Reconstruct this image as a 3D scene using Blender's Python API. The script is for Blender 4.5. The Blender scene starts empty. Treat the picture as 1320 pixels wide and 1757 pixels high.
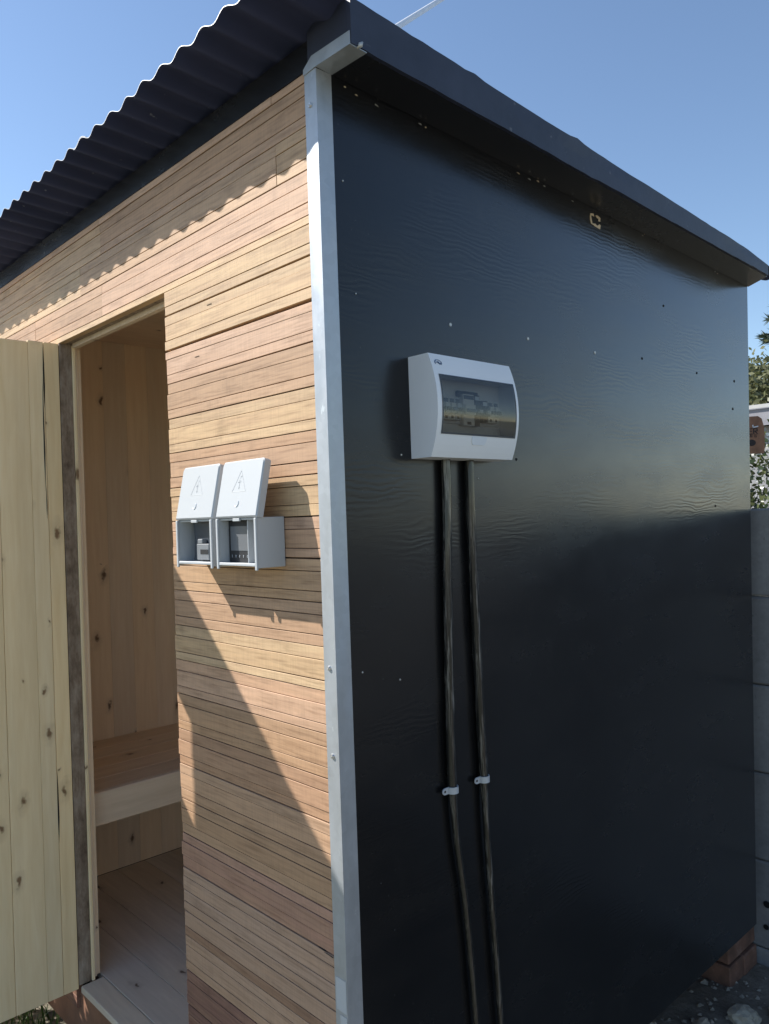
import bpy, bmesh, math, random
from mathutils import Vector, Matrix, noise

random.seed(7)
scene = bpy.context.scene
col = scene.collection

# ------------------------------------------------------------------ camera
cam_d = bpy.data.cameras.new('camera')
cam = bpy.data.objects.new('camera', cam_d)
col.objects.link(cam)
scene.camera = cam
cam_d.sensor_fit = 'HORIZONTAL'
cam_d.sensor_width = 36.0
cam_d.lens = 36.0 * 1354.08 / 1320.0
cam_d.clip_start = 0.02
cam_d.clip_end = 1000.0
RT = Vector((0.68453793, 0.72815935, -0.03452217))
DN = Vector((-0.02794242, -0.02111261, -0.99938655))
FW = Vector((-0.72844152, 0.68508263, 0.00589415))
CAM = Vector((1.1233, -0.9226, 1.4226))
m = Matrix(((RT.x, -DN.x, -FW.x, CAM.x), (RT.y, -DN.y, -FW.y, CAM.y), (RT.z, -DN.z, -FW.z, CAM.z), (0, 0, 0, 1)))
cam.matrix_world = m

# ------------------------------------------------------------------ sky, sun, exposure
SUN = Vector((1.64, 1.0, -1.60)).normalized()          # direction in which the sunlight travels
world = bpy.data.worlds.new('World')
scene.world = world
world.use_nodes = True
wn = world.node_tree
wn.nodes.clear()
wo = wn.nodes.new('ShaderNodeOutputWorld')
wb = wn.nodes.new('ShaderNodeBackground')
sk = wn.nodes.new('ShaderNodeTexSky')
sk.sky_type = 'NISHITA'
sk.sun_disc = False
sk.sun_elevation = math.asin(-SUN.z)
sk.sun_rotation = math.atan2(-SUN.x, -SUN.y)
sk.altitude = 50
sk.air_density = 1.0
sk.dust_density = 0.2
sk.ozone_density = 2.0
wb.inputs['Strength'].default_value = 0.110
wn.links.new(sk.outputs[0], wb.inputs[0])
wn.links.new(wb.outputs[0], wo.inputs[0])

sl = bpy.data.lights.new('sun', 'SUN')
sl.energy = 5.0
sl.angle = math.radians(0.53)
sl.color = (1.0, 0.95, 0.87)
sun = bpy.data.objects.new('sun', sl)
col.objects.link(sun)
sun.rotation_euler = SUN.to_track_quat('-Z', 'Y').to_euler()

scene.view_settings.view_transform = 'Standard'
scene.view_settings.look = 'None'
scene.view_settings.gamma = 1.0
scene.view_settings.use_curve_mapping = False
scene.view_settings.exposure = 0.74
scene.cycles.diffuse_bounces = 8
scene.cycles.max_bounces = 12

# ------------------------------------------------------------------ helpers
WLOC = {}


def link(o, parent=None, loc=(0, 0, 0)):
    col.objects.link(o)
    if parent:
        o.parent = parent
        WLOC[o] = WLOC[parent]
    else:
        o.location = loc
        WLOC[o] = Vector(loc)
    return o


def tag(o, label, cat, group=None, kind=None):
    if label:
        o['label'] = label
    if cat:
        o['category'] = cat
    if group:
        o['group'] = group
    if kind:
        o['kind'] = kind
    return o


def thing(name, label, cat, loc=(0, 0, 0), group=None):
    o = bpy.data.objects.new(name, None)
    o.empty_display_size = 0.1
    link(o, None, loc)
    return tag(o, label, cat, group)


class MB:
    """collects polygons in world space; build() links them as one mesh object"""

    def __init__(s):
        s.v, s.f, s.mi = [], [], []

    def add(s, vs, fs, mi=0):
        b = len(s.v)
        s.v += [Vector(p) for p in vs]
        for f in fs:
            s.f.append(tuple(b + i for i in f))
            s.mi.append(mi)
        return s

    def box(s, x0, x1, y0, y1, z0, z1, mi=0):
        vs = [(x0, y0, z0), (x1, y0, z0), (x1, y1, z0), (x0, y1, z0), (x0, y0, z1), (x1, y0, z1), (x1, y1, z1), (x0, y1, z1)]
        return s.add(vs, [(3, 2, 1, 0), (4, 5, 6, 7), (0, 1, 5, 4), (1, 2, 6, 5), (2, 3, 7, 6), (3, 0, 4, 7)], mi)

    def prism(s, ring0, ring1, mi=0):
        n = len(ring0)
        fs = [tuple(range(n - 1, -1, -1)), tuple(range(n, 2 * n))]
        fs += [(i, (i + 1) % n, n + (i + 1) % n, n + i) for i in range(n)]
        return s.add(list(ring0) + list(ring1), fs, mi)

    def tube(s, pts, r, n=10, mi=0, caps=True):
        pts = [Vector(p) for p in pts]
        rs = r if isinstance(r, (list, tuple)) else [r] * len(pts)
        vs, fs = [], []
        ref = Vector((0.31, 0.17, 0.93))
        for i, p in enumerate(pts):
            d = (pts[min(i + 1, len(pts) - 1)] - pts[max(i - 1, 0)]).normalized()
            a = d.cross(ref)
            if a.length < 0.05:
                a = d.cross(Vector((1, 0, 0)))
            a.normalize()
            b = d.cross(a)
            for k in range(n):
                t = 2 * math.pi * k / n
                vs.append(p + (a * math.cos(t) + b * math.sin(t)) * rs[i])
        for i in range(len(pts) - 1):
            for k in range(n):
                fs.append((i * n + k, i * n + (k + 1) % n, (i + 1) * n + (k + 1) % n, (i + 1) * n + k))
        if caps:
            fs.append(tuple(range(n - 1, -1, -1)))
            fs.append(tuple((len(pts) - 1) * n + k for k in range(n)))
        return s.add(vs, fs, mi)

    def build(s, name, mats, parent=None, smooth=False, bevel=0.0, seg=1, fix=True):
        me = bpy.data.meshes.new(name)
        off = WLOC[parent] if parent else Vector((0, 0, 0))
        loc = Vector((0, 0, 0))
        if parent is None:                       # a thing made of one mesh gets its origin at its base
            xs = [p.x for p in s.v]; ys = [p.y for p in s.v]; zs = [p.z for p in s.v]
            loc = Vector(((min(xs) + max(xs)) / 2, (min(ys) + max(ys)) / 2, min(zs)))
            off = loc
        me.from_pydata([p - off for p in s.v], [], s.f)
        if not isinstance(mats, (list, tuple)):
            mats = [mats]
        for mt in mats:
            me.materials.append(M[mt])
        for p, i in zip(me.polygons, s.mi):
            p.material_index = i
        if bevel or fix:
            bm = bmesh.new()
            bm.from_mesh(me)
            if fix:
                bmesh.ops.recalc_face_normals(bm, faces=bm.faces)
            if bevel:
                bmesh.ops.bevel(bm, geom=bm.edges[:], offset=bevel, segments=seg, affect='EDGES', profile=0.5)
            bm.to_mesh(me)
            bm.free()
        if smooth:
            for p in me.polygons:
                p.use_smooth = True
        me.update()
        o = bpy.data.objects.new(name, me)
        link(o, parent, loc)
        return o


# ------------------------------------------------------------------ materials
M = {}


class NT:
    def __init__(s, name):
        mt = bpy.data.materials.new(name)
        mt.use_nodes = True
        s.t = mt.node_tree
        s.b = s.t.nodes['Principled BSDF']
        M[name] = mt

    def n(s, typ, **kw):
        nd = s.t.nodes.new(typ)
        for k, v in kw.items():
            if k in nd.inputs:
                nd.inputs[k].default_value = v
            else:
                setattr(nd, k, v)
        return nd

    def l(s, a, b):
        s.t.links.new(a, b)

    def coords(s, scale=(1, 1, 1), rnd=True):
        tc = s.n('ShaderNodeTexCoord')
        mp = s.n('ShaderNodeMapping')
        mp.inputs['Scale'].default_value = scale
        s.l(tc.outputs['Object'], mp.inputs['Vector'])
        if not rnd:
            return mp.outputs[0]
        oi = s.n('ShaderNodeObjectInfo')
        mu = s.n('ShaderNodeMath', operation='MULTIPLY')
        mu.inputs[1].default_value = 37.0
        s.l(oi.outputs['Random'], mu.inputs[0])
        ad = s.n('ShaderNodeVectorMath', operation='ADD')
        s.l(mp.outputs[0], ad.inputs[0])
        s.l(mu.outputs[0], ad.inputs[1])
        return ad.outputs[0]

    def noise(s, vec, scale, detail=4, rough=0.55, dist=0.0):
        nd = s.n('ShaderNodeTexNoise')
        nd.inputs['Scale'].default_value = scale
        nd.inputs['Detail'].default_value = detail
        nd.inputs['Roughness'].default_value = rough
        nd.inputs['Distortion'].default_value = dist
        s.l(vec, nd.inputs['Vector'])
        return nd.outputs['Fac']

    def ramp(s, fac, stops):
        nd = s.n('ShaderNodeValToRGB')
        e = nd.color_ramp.elements
        while len(e) > 1:
            e.remove(e[-1])
        e[0].position = stops[0][0]
        e[0].color = (*stops[0][1], 1) if len(stops[0][1]) == 3 else stops[0][1]
        for p, c in stops[1:]:
            q = e.new(p)
            q.color = (*c, 1)
        s.l(fac, nd.inputs[0])
        return nd.outputs[0]

    def mix(s, fac, a, b, mode='MIX'):
        nd = s.n('ShaderNodeMix')
        nd.data_type = 'RGBA'
        nd.blend_type = mode
        for x, i in ((fac, 0), (a, 6), (b, 7)):
            if isinstance(x, (int, float)):
                nd.inputs[i].default_value = x
            elif isinstance(x, (tuple, list)):
                nd.inputs[i].default_value = (*x, 1)
            else:
                s.l(x, nd.inputs[i])
        return nd.outputs[2]

    def math(s, op, a, b=0.5):
        nd = s.n('ShaderNodeMath', operation=op)
        for i, x in enumerate((a, b)):
            if isinstance(x, (int, float)):
                nd.inputs[i].default_value = x
            else:
                s.l(x, nd.inputs[i])
        return nd.outputs[0]

    def bump(s, h, strength=0.3, dist=0.002):
        nd = s.n('ShaderNodeBump')
        nd.inputs['Strength'].default_value = strength
        nd.inputs['Distance'].default_value = dist
        s.l(h, nd.inputs['Height'])
        s.l(nd.outputs[0], s.b.inputs['Normal'])

    def set(s, color=None, rough=None, metal=None, **kw):
        for key, v in (('Base Color', color), ('Roughness', rough), ('Metallic', metal)):
            if v is None:
                continue
            if isinstance(v, (tuple, list)):
                s.b.inputs[key].default_value = (*v, 1)
            elif isinstance(v, (int, float)):
                s.b.inputs[key].default_value = v
            else:
                s.l(v, s.b.inputs[key])
        for k, v in kw.items():
            s.b.inputs[k.replace('_', ' ')].default_value = v
        return s


def mat_cedar():
    t = NT('cedar')
    oi = t.n('ShaderNodeObjectInfo')
    v = t.coords((1, 1, 1))
    grain = t.noise(t.coords((3.0, 60, 60)), 3.0, 6, 0.6, 0.4)
    broad = t.noise(t.coords((1.2, 14, 14)), 3.0, 4, 0.55, 1.2)
    saw = t.noise(t.coords((140, 3, 6)), 2.0, 3, 0.6)
    stain = t.noise(v, 9.0, 5, 0.6)
    base = t.mix(t.math('MULTIPLY', t.ramp(broad, [(0.35, (0, 0, 0)), (0.75, (1, 1, 1))]), 0.55), oi.outputs['Color'], (0.40, 0.25, 0.155))
    g = t.ramp(grain, [(0.28, (0.64, 0.60, 0.57)), (0.5, (0.97, 0.97, 0.97)), (0.75, (1.12, 1.10, 1.07))])
    c = t.mix(1.0, base, g, 'MULTIPLY')
    s = t.ramp(saw, [(0.3, (0.90, 0.90, 0.90)), (0.6, (1.03, 1.03, 1.03))])
    c = t.mix(0.8, c, s, 'MULTIPLY')
    st = t.ramp(stain, [(0.58, (1, 1, 1)), (0.74, (0.74, 0.73, 0.73))])
    c = t.mix(0.85, c, st, 'MULTIPLY')
    t.set(c, 0.62)
    t.b.inputs['Specular IOR Level'].default_value = 0.35
    t.bump(t.math('ADD', t.math('MULTIPLY', grain, 0.7), t.math('MULTIPLY', saw, 0.3)), 0.35, 0.0012)


def mat_pine(name, c0, c1, dark, plane='yz', axis='z', gate_v=0.52):
    """pine boards with long grain and scattered knots; axis is the grain direction"""
    t = NT(name)
    st = {'x': (2.5, 30, 30), 'y': (30, 2.5, 30), 'z': (30, 30, 2.5)}[axis]
    kn = {'x': (0.55, 1, 1), 'y': (1, 0.55, 1), 'z': (1, 1, 0.55)}[axis]
    oi = t.n('ShaderNodeObjectInfo')
    g = t.noise(t.coords(st), 2.2, 5, 0.55, 0.5)
    b = t.noise(t.coords(tuple(q * 0.12 for q in st)), 2.0, 3, 0.5)
    c = t.mix(t.ramp(g, [(0.3, (0, 0, 0)), (0.7, (1, 1, 1))]), c0, c1)
    c = t.mix(1.0, c, t.ramp(b, [(0.3, (0.86, 0.85, 0.83)), (0.7, (1.06, 1.05, 1.03))]), 'MULTIPLY')
    tint = t.ramp(oi.outputs['Random'], [(0.0, (0.86, 0.84, 0.80)), (0.5, (1, 1, 1)), (1.0, (1.04, 0.98, 0.88))])
    c = t.mix(1.0, c, tint, 'MULTIPLY')
    vo = t.n('ShaderNodeTexVoronoi')
    vo.inputs['Scale'].default_value = 7.5
    vo.inputs['Randomness'].default_value = 1.0
    wob = t.noise(t.coords((1, 1, 1)), 30, 2)
    va = t.n('ShaderNodeVectorMath', operation='ADD')
    vs = t.n('ShaderNodeVectorMath', operation='SCALE')
    vs.inputs['Scale'].default_value = 0.03
    cw = t.n('ShaderNodeCombineXYZ')
    t.l(wob, cw.inputs[0]); t.l(wob, cw.inputs[1]); t.l(wob, cw.inputs[2])
    t.l(cw.outputs[0], vs.inputs[0])
    t.l(t.coords(kn), va.inputs[0]); t.l(vs.outputs[0], va.inputs[1])
    sx = t.n('ShaderNodeSeparateXYZ')
    t.l(va.outputs[0], sx.inputs[0])
    cx = t.n('ShaderNodeCombineXYZ')
    t.l(sx.outputs['xyz'.index(plane[0])], cx.inputs[0]); t.l(sx.outputs['xyz'.index(plane[1])], cx.inputs[1])
    vo.voronoi_dimensions = '2D'
    t.l(cx.outputs[0], vo.inputs['Vector'])
    sep = t.n('ShaderNodeSeparateColor')
    t.l(vo.outputs['Color'], sep.inputs[0])
    gate = t.math('GREATER_THAN', sep.outputs[0], gate_v)
    vd = t.math('DIVIDE', vo.outputs['Distance'], t.math('ADD', t.math('MULTIPLY', sep.outputs[1], 1.2), 0.35))
    k = t.ramp(vd, [(0.026, (1, 1, 1)), (0.045, (0.62, 0.62, 0.62)), (0.062, (0.2, 0.2, 0.2)), (0.15, (0, 0, 0))])
    c = t.mix(t.math('MULTIPLY', t.math('MULTIPLY', k, gate), 0.9), c, dark)
    t.set(c, 0.55)
    t.b.inputs['Specular IOR Level'].default_value = 0.4
    t.bump(g, 0.12, 0.0008)


def mat_black():
    t = NT('black_paint')
    v = t.coords((1, 1, 1), False)
    n1 = t.noise(t.coords((4, 1.0, 9), False), 3.0, 5, 0.55, 1.6)
    wv = t.n('ShaderNodeTexWave', wave_type='BANDS', bands_direction='Z')
    wv.inputs['Scale'].default_value = 26
    wv.inputs['Distortion'].default_value = 16
    wv.inputs['Detail'].default_value = 3
    wv.inputs['Detail Scale'].default_value = 0.7
    t.l(t.coords((1, 0.35, 1), False), wv.inputs['Vector'])
    mask = t.ramp(t.noise(t.coords((1, 1.1, 2.6), False), 2.2, 3, 0.5), [(0.46, (0, 0, 0)), (0.68, (1, 1, 1))])
    fine = t.noise(t.coords((60, 9, 150), False), 3.0, 4, 0.65)
    h = t.math('ADD', t.math('MULTIPLY', t.math('MULTIPLY', wv.outputs['Fac'], mask), 0.75), t.math('MULTIPLY', fine, 0.55))
    h = t.math('ADD', h, t.math('MULTIPLY', n1, 0.5))
    blot = t.noise(v, 3.2, 4, 0.6)
    c = t.ramp(blot, [(0.3, (0.0048, 0.0049, 0.0056)), (0.7, (0.0085, 0.0086, 0.0094))])
    dust = t.ramp(t.noise(v, 160, 2, 0.5), [(0.735, (0, 0, 0)), (0.76, (1, 1, 1))])
    c = t.mix(t.math('MULTIPLY', dust, 0.2), c, (0.25, 0.24, 0.22))
    scuff = t.ramp(t.noise(t.coords((1, 2.5, 0.8), False), 5.0, 6, 0.7), [(0.60, (0, 0, 0)), (0.8, (1, 1, 1))])
    c = t.mix(t.math('MULTIPLY', scuff, 0.06), c, (0.20, 0.19, 0.18))
    ro = t.ramp(t.noise(t.coords((1, 0.8, 2.2), False), 4.0, 5, 0.6), [(0.3, (0.20, 0.20, 0.20)), (0.7, (0.30, 0.30, 0.30))])
    t.bump(h, 0.10, 0.0022)
    nrm = t.b.inputs['Normal'].links[0].from_socket
    df = t.n('ShaderNodeBsdfDiffuse')
    gl = t.n('ShaderNodeBsdfGlossy')
    gl.inputs['Color'].default_value = (0.96, 0.97, 1.0, 1)
    lw = t.n('ShaderNodeLayerWeight')
    lw.inputs['Blend'].default_value = 0.5
    t.l(c, df.inputs['Color'])
    t.l(ro, gl.inputs['Roughness'])
    for nd in (df, gl):
        t.l(nrm, nd.inputs['Normal'])
    # gloss of old enamel: weak face on, strong at grazing angles
    fac = t.math('ADD', t.math('MULTIPLY', t.math('POWER', lw.outputs['Facing'], 2.7), 0.70), 0.018)
    mx = t.n('ShaderNodeMixShader')
    t.l(fac, mx.inputs[0]); t.l(df.outputs[0], mx.inputs[1]); t.l(gl.outputs[0], mx.inputs[2])
    t.l(mx.outputs[0], t.t.nodes['Material Output'].inputs[0])


def mat_roof():
    t = NT('roof_paint')
    v = t.coords((1, 1, 1))
    b = t.noise(v, 5, 4, 0.6)
    c = t.ramp(b, [(0.3, (0.016, 0.021, 0.052)), (0.7, (0.026, 0.031, 0.070))])
    sp = t.ramp(t.noise(v, 45, 2, 0.5), [(0.73, (0, 0, 0)), (0.77, (1, 1, 1))])
    c = t.mix(t.math('MULTIPLY', sp, 0.35), c, (0.3, 0.3, 0.33))
    t.set(c, 0.85)
    t.b.inputs['Specular IOR Level'].default_value = 0.25


def mat_barge():
    t = NT('barge_paint')
    v = t.coords((1, 1, 1))
    b = t.noise(v, 11, 5, 0.6)
    c = t.ramp(b, [(0.3, (0.014, 0.018, 0.036)), (0.7, (0.025, 0.030, 0.055))])
    sp = t.ramp(t.noise(v, 38, 3, 0.55), [(0.70, (0, 0, 0)), (0.75, (1, 1, 1))])
    c = t.mix(t.math('MULTIPLY', sp, 0.3), c, (0.28, 0.28, 0.28))
    t.set(c, 0.5)
    t.bump(b, 0.4, 0.004)


def mat_galv():
    t = NT('galvanised')
    v = t.coords((1, 1, 1), False)
    b = t.noise(t.coords((2, 2, 0.6), False), 12, 4, 0.6)
    sp = t.n('ShaderNodeTexVoronoi')
    sp.inputs['Scale'].default_value = 70
    t.l(v, sp.inputs['Vector'])
    c = t.ramp(b, [(0.25, (0.37, 0.395, 0.42)), (0.75, (0.43, 0.46, 0.50))])
    bwn = t.n('ShaderNodeRGBToBW')
    t.l(sp.outputs['Color'], bwn.inputs[0])
    c = t.mix(0.05, c, bwn.outputs[0], 'OVERLAY')
    sc = t.ramp(t.noise(t.coords((3, 3, 1.4), False), 16, 5, 0.7), [(0.66, (0, 0, 0)), (0.72, (1, 1, 1))])
    c = t.mix(t.math('MULTIPLY', sc, 0.35), c, (0.8, 0.86, 0.87))
    r = t.ramp(b, [(0.3, (0.36, 0.36, 0.36)), (0.7, (0.52, 0.52, 0.52))])
    t.set(c, r, 0.5)
    t.bump(t.noise(t.coords((8, 8, 2), False), 6, 3), 0.12, 0.002)


def mat_simple(name, color, rough=0.4, metal=0.0, var=0.08, scale=14, bump=0.0, **kw):
    t = NT(name)
    b = t.noise(t.coords((1, 1, 1)), scale, 4, 0.6)
    lo = tuple(q * (1 - var) for q in color)
    hi = tuple(min(1, q * (1 + var)) for q in color)
    t.set(t.ramp(b, [(0.3, lo), (0.7, hi)]), rough, metal, **kw)
    if bump:
        t.bump(b, bump, 0.003)
    return t


def mat_weathered():
    t = NT('weathered_wood')
    g = t.noise(t.coords((40, 40, 2.0)), 2.0, 5, 0.6, 0.6)
    b = t.noise(t.coords((10, 10, 4.0)), 3.0, 5, 0.7)
    c = t.ramp(b, [(0.3, (0.11, 0.075, 0.05)), (0.5, (0.26, 0.20, 0.15)), (0.72, (0.40, 0.34, 0.28))])
    c = t.mix(1.0, c, t.ramp(g, [(0.3, (0.75, 0.74, 0.72)), (0.7, (1.08, 1.08, 1.08))]), 'MULTIPLY')
    t.set(c, 0.8)
    t.bump(g, 0.3, 0.001)


def mat_concrete():
    t = NT('concrete')
    v = t.coords((1, 1, 1))
    b = t.noise(v, 3.0, 6, 0.65)
    f = t.noise(v, 60, 4, 0.6)
    c = t.ramp(b, [(0.3, (0.22, 0.22, 0.225)), (0.55, (0.29, 0.29, 0.29)), (0.8, (0.35, 0.35, 0.35))])
    c = t.mix(1.0, c, t.ramp(f, [(0.3, (0.85, 0.85, 0.85)), (0.7, (1.06, 1.06, 1.06))]), 'MULTIPLY')
    pits = t.ramp(t.noise(v, 24, 2, 0.5), [(0.70, (1, 1, 1)), (0.76, (0.5, 0.5, 0.5))])
    c = t.mix(1.0, c, pits, 'MULTIPLY')
    t.set(c, 0.85)
    t.bump(f, 0.3, 0.002)


def mat_brick():
    t = NT('brick_clay')
    v = t.coords((1, 1, 1))
    b = t.noise(v, 14, 5, 0.65)
    c = t.ramp(b, [(0.3, (0.13, 0.075, 0.055)), (0.55, (0.22, 0.115, 0.08)), (0.8, (0.32, 0.22, 0.18))])
    t.set(c, 0.9)
    t.bump(t.noise(v, 70, 4), 0.5, 0.002)


def mat_soil():
    t = NT('soil')
    v = t.coords((1, 1, 1), False)
    a = t.noise(v, 1.3, 6, 0.6)
    b = t.noise(v, 22, 6, 0.7)
    far = t.noise(v, 0.12, 4, 0.6)
    c = t.ramp(a, [(0.3, (0.20, 0.17, 0.135)), (0.6, (0.28, 0.25, 0.20)), (0.8, (0.34, 0.31, 0.26))])
    c = t.mix(1.0, c, t.ramp(b, [(0.3, (0.62, 0.60, 0.58)), (0.7, (1.12, 1.12, 1.12))]), 'MULTIPLY')
    c = t.mix(t.math('MULTIPLY', t.ramp(far, [(0.45, (0, 0, 0)), (0.6, (1, 1, 1))]), 0.55), c, (0.12, 0.14, 0.06))
    t.set(c, 0.95)
    t.bump(b, 0.7, 0.02)


def mat_leaf(name, c0, c1, rough=0.45, trans=0.25):
    t = NT(name)
    gi = t.n('ShaderNodeNewGeometry')
    c = t.ramp(gi.outputs['Random Per Island'], [(0.0, c0), (1.0, c1)])
    t.set(c, rough)
    tr = t.n('ShaderNodeBsdfTranslucent')
    t.l(c, tr.inputs[0])
    mx = t.n('ShaderNodeMixShader')
    mx.inputs[0].default_value = trans
    out = t.t.nodes['Material Output']
    t.l(t.b.outputs[0], mx.inputs[1]); t.l(tr.outputs[0], mx.inputs[2])
    t.l(mx.outputs[0], out.inputs[0])


def mat_smoke():
    t = NT('smoked_plastic')
    tr = t.n('ShaderNodeBsdfTransparent')
    tr.inputs[0].default_value = (0.74, 0.74, 0.72, 1)
    gl = t.n('ShaderNodeBsdfGlossy')
    gl.inputs['Roughness'].default_value = 0.06
    gl.inputs['Color'].default_value = (1, 1, 1, 1)
    fr = t.n('ShaderNodeFresnel')
    fr.inputs['IOR'].default_value = 1.5
    mx = t.n('ShaderNodeMixShader')
    t.l(fr.outputs[0], mx.inputs[0])
    t.l(tr.outputs[0], mx.inputs[1]); t.l(gl.outputs[0], mx.inputs[2])
    t.l(mx.outputs[0], t.t.nodes['Material Output'].inputs[0])


mat_cedar()
mat_pine('pine_upright', (0.83, 0.68, 0.43), (0.91, 0.78, 0.54), (0.16, 0.08, 0.035), 'yz', 'z')
mat_pine('pine_lining', (0.84, 0.715, 0.575), (0.91, 0.80, 0.67), (0.10, 0.045, 0.02), 'yz', 'z')
mat_pine('pine_bench', (0.72, 0.59, 0.47), (0.82, 0.70, 0.58), (0.13, 0.06, 0.03), 'xy', 'y', 0.7)
mat_pine('pine_apron', (0.74, 0.62, 0.49), (0.84, 0.72, 0.59), (0.13, 0.06, 0.03), 'yz', 'y', 0.7)
mat_pine('pine_floor', (0.62, 0.57, 0.52), (0.72, 0.67, 0.61), (0.06, 0.035, 0.025), 'xy', 'x', 0.75)
mat_black()
mat_roof()
mat_barge()
mat_galv()
mat_weathered()
mat_concrete()
mat_brick()
mat_soil()
mat_smoke()
mat_simple('white_plastic', (0.45, 0.475, 0.50), 0.4, 0, 0.02, 6)
mat_simple('box_plastic', (0.74, 0.76, 0.79), 0.35, 0, 0.02, 6)
mat_simple('grey_plastic', (0.42, 0.45, 0.49), 0.4, 0, 0.04)
mat_simple('pale_grey_plastic', (0.66, 0.71, 0.78), 0.4, 0, 0.03)
mat_simple('black_plastic', (0.012, 0.013, 0.016), 0.55, 0, 0.1)
mat_simple('dark_grey_plastic', (0.045, 0.055, 0.07), 0.4, 0, 0.1)
mat_simple('socket_grey', (0.20, 0.215, 0.235), 0.3, 0, 0.05)
mat_simple('screen', (0.14, 0.15, 0.165), 0.3, 0, 0.02)
t = NT('conduit_black')
_st = t.ramp(t.noise(t.coords((70, 70, 3.5), False), 3.0, 4, 0.7), [(0.50, (0, 0, 0)), (0.62, (1, 1, 1))])
_pa = t.ramp(t.noise(t.coords((1, 1, 1)), 4.0, 3, 0.6), [(0.40, (0.15, 0.15, 0.15)), (0.58, (1, 1, 1))])
t.set(t.mix(t.math('MULTIPLY', t.math('MULTIPLY', _st, _pa), 0.7), (0.016, 0.0165, 0.016), (0.24, 0.23, 0.21)), 0.14)
t.bump(t.noise(t.coords((40, 40, 3), False), 3.0, 3), 0.2, 0.002)
mat_simple('steel', (0.6, 0.6, 0.6), 0.35, 0.9, 0.08)
mat_simple('bright_edge', (0.55, 0.56, 0.58), 0.5, 0.3, 0.06, 40)
mat_simple('nail_steel', (0.5, 0.5, 0.48), 0.5, 0.5, 0.2, 60)
mat_simple('raw_wood', (0.58, 0.46, 0.32), 0.8, 0, 0.2, 40, 0.3)
mat_simple('dark_hole', (0.01, 0.01, 0.011), 0.9, 0, 0.2)
mat_simple('shadow_felt', (0.016, 0.016, 0.018), 0.95, 0, 0.3)
mat_simple('bearer_wood', (0.26, 0.135, 0.085), 0.65, 0, 0.3, 9, 0.2)
mat_simple('stone', (0.34, 0.31, 0.25), 0.9, 0, 0.35, 12, 0.6)
mat_simple('gravel', (0.32, 0.29, 0.24), 0.95, 0, 0.4, 9, 0.4)
mat_simple('corten', (0.34, 0.16, 0.085), 0.75, 0, 0.35, 14, 0.2)
mat_simple('sign_dark', (0.05, 0.035, 0.03), 0.8, 0, 0.2)
mat_simple('sign_white', (0.8, 0.78, 0.76), 0.6, 0, 0.05)
mat_simple('plaster_grey', (0.30, 0.30, 0.31), 0.9, 0, 0.12, 5, 0.2)
mat_simple('fibre_cement', (0.27, 0.27, 0.30), 0.85, 0, 0.18, 4, 0.2)
mat_simple('roof_trim', (0.45, 0.45, 0.44), 0.7, 0, 0.08)
mat_simple('bark', (0.16, 0.11, 0.075), 0.95, 0, 0.35, 18, 0.6)
mat_simple('pole_wood', (0.22, 0.16, 0.11), 0.9, 0, 0.25, 10, 0.3)
mat_simple('cable_sheath', (0.82, 0.83, 0.84), 0.35, 0.1, 0.08)
mat_simple('copper', (0.65, 0.40, 0.2), 0.4, 0.6, 0.1)
mat_simple('breaker_blue', (0.05, 0.10, 0.20), 0.4, 0, 0.1)
mat_simple('breaker_white', (0.62, 0.62, 0.60), 0.4, 0, 0.05)
mat_leaf('grass_blade', (0.035, 0.075, 0.015), (0.08, 0.13, 0.03), 0.5, 0.3)
mat_leaf('conifer_needle', (0.035, 0.06, 0.04), (0.075, 0.10, 0.065), 0.5, 0.2)
mat_leaf('olive_leaf', (0.10, 0.115, 0.045), (0.20, 0.20, 0.10), 0.5, 0.3)
mat_leaf('glossy_leaf', (0.035, 0.06, 0.022), (0.13, 0.15, 0.06), 0.22, 0.25)
mat_leaf('pale_speck', (0.62, 0.62, 0.55), (0.80, 0.80, 0.76), 0.5, 0.35)

# ------------------------------------------------------------------ ground
GZ = -0.225
xs = sorted(set([-160, -80, -40, -20, -12, -8, -6, -5, -4, -3.4] + [round(-3 + 0.05 * i, 3) for i in range(96)] + [1.9, 2.2, 2.6, 3.2, 4, 6, 9, 14, 22, 40, 80, 160]))
ys = sorted(set([-160, -80, -40, -20, -12, -8, -6, -4, -3, -2.4] + [round(-2 + 0.05 * i, 3) for i in range(82)] + [2.2, 2.6, 3.2, 4, 5, 7, 10, 14, 22, 40, 80, 160]))
g = MB()
vs = []
for y in ys:
    for x in xs:
        near = max(0.0, 1 - max(0, (abs(x + 0.5) - 2.3)) - max(0, abs(y) - 2.2))
        h = noise.noise(Vector((x * 1.7, y * 1.7, 3))) * 0.02 + noise.noise(Vector((x * 7, y * 7, 1))) * 0.012 + noise.noise(Vector((x * 17, y * 17, 5))) * 0.006
        vs.append((x, y, GZ + h * near))
n = len(xs)
g.add(vs, [(j * n + i, j * n + i + 1, (j + 1) * n + i + 1, (j + 1) * n + i) for j in range(len(ys) - 1) for i in range(n - 1)])
gr = g.build('ground', 'soil', smooth=True, fix=False)
tag(gr, 'bare brown earth of the yard around the shed', 'ground', kind='structure')

# ------------------------------------------------------------------ the shed
LX, RX, BY = -1.99, 0.0, 1.86              # outer left, outer right, back
DL, DR, DH = -1.262, -0.602, 1.979         # door opening
shed = thing('sauna_shed', 'small timber sauna shed with reddish slat front, black side and corrugated roof', 'shed', (0, 0, 0))

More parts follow.
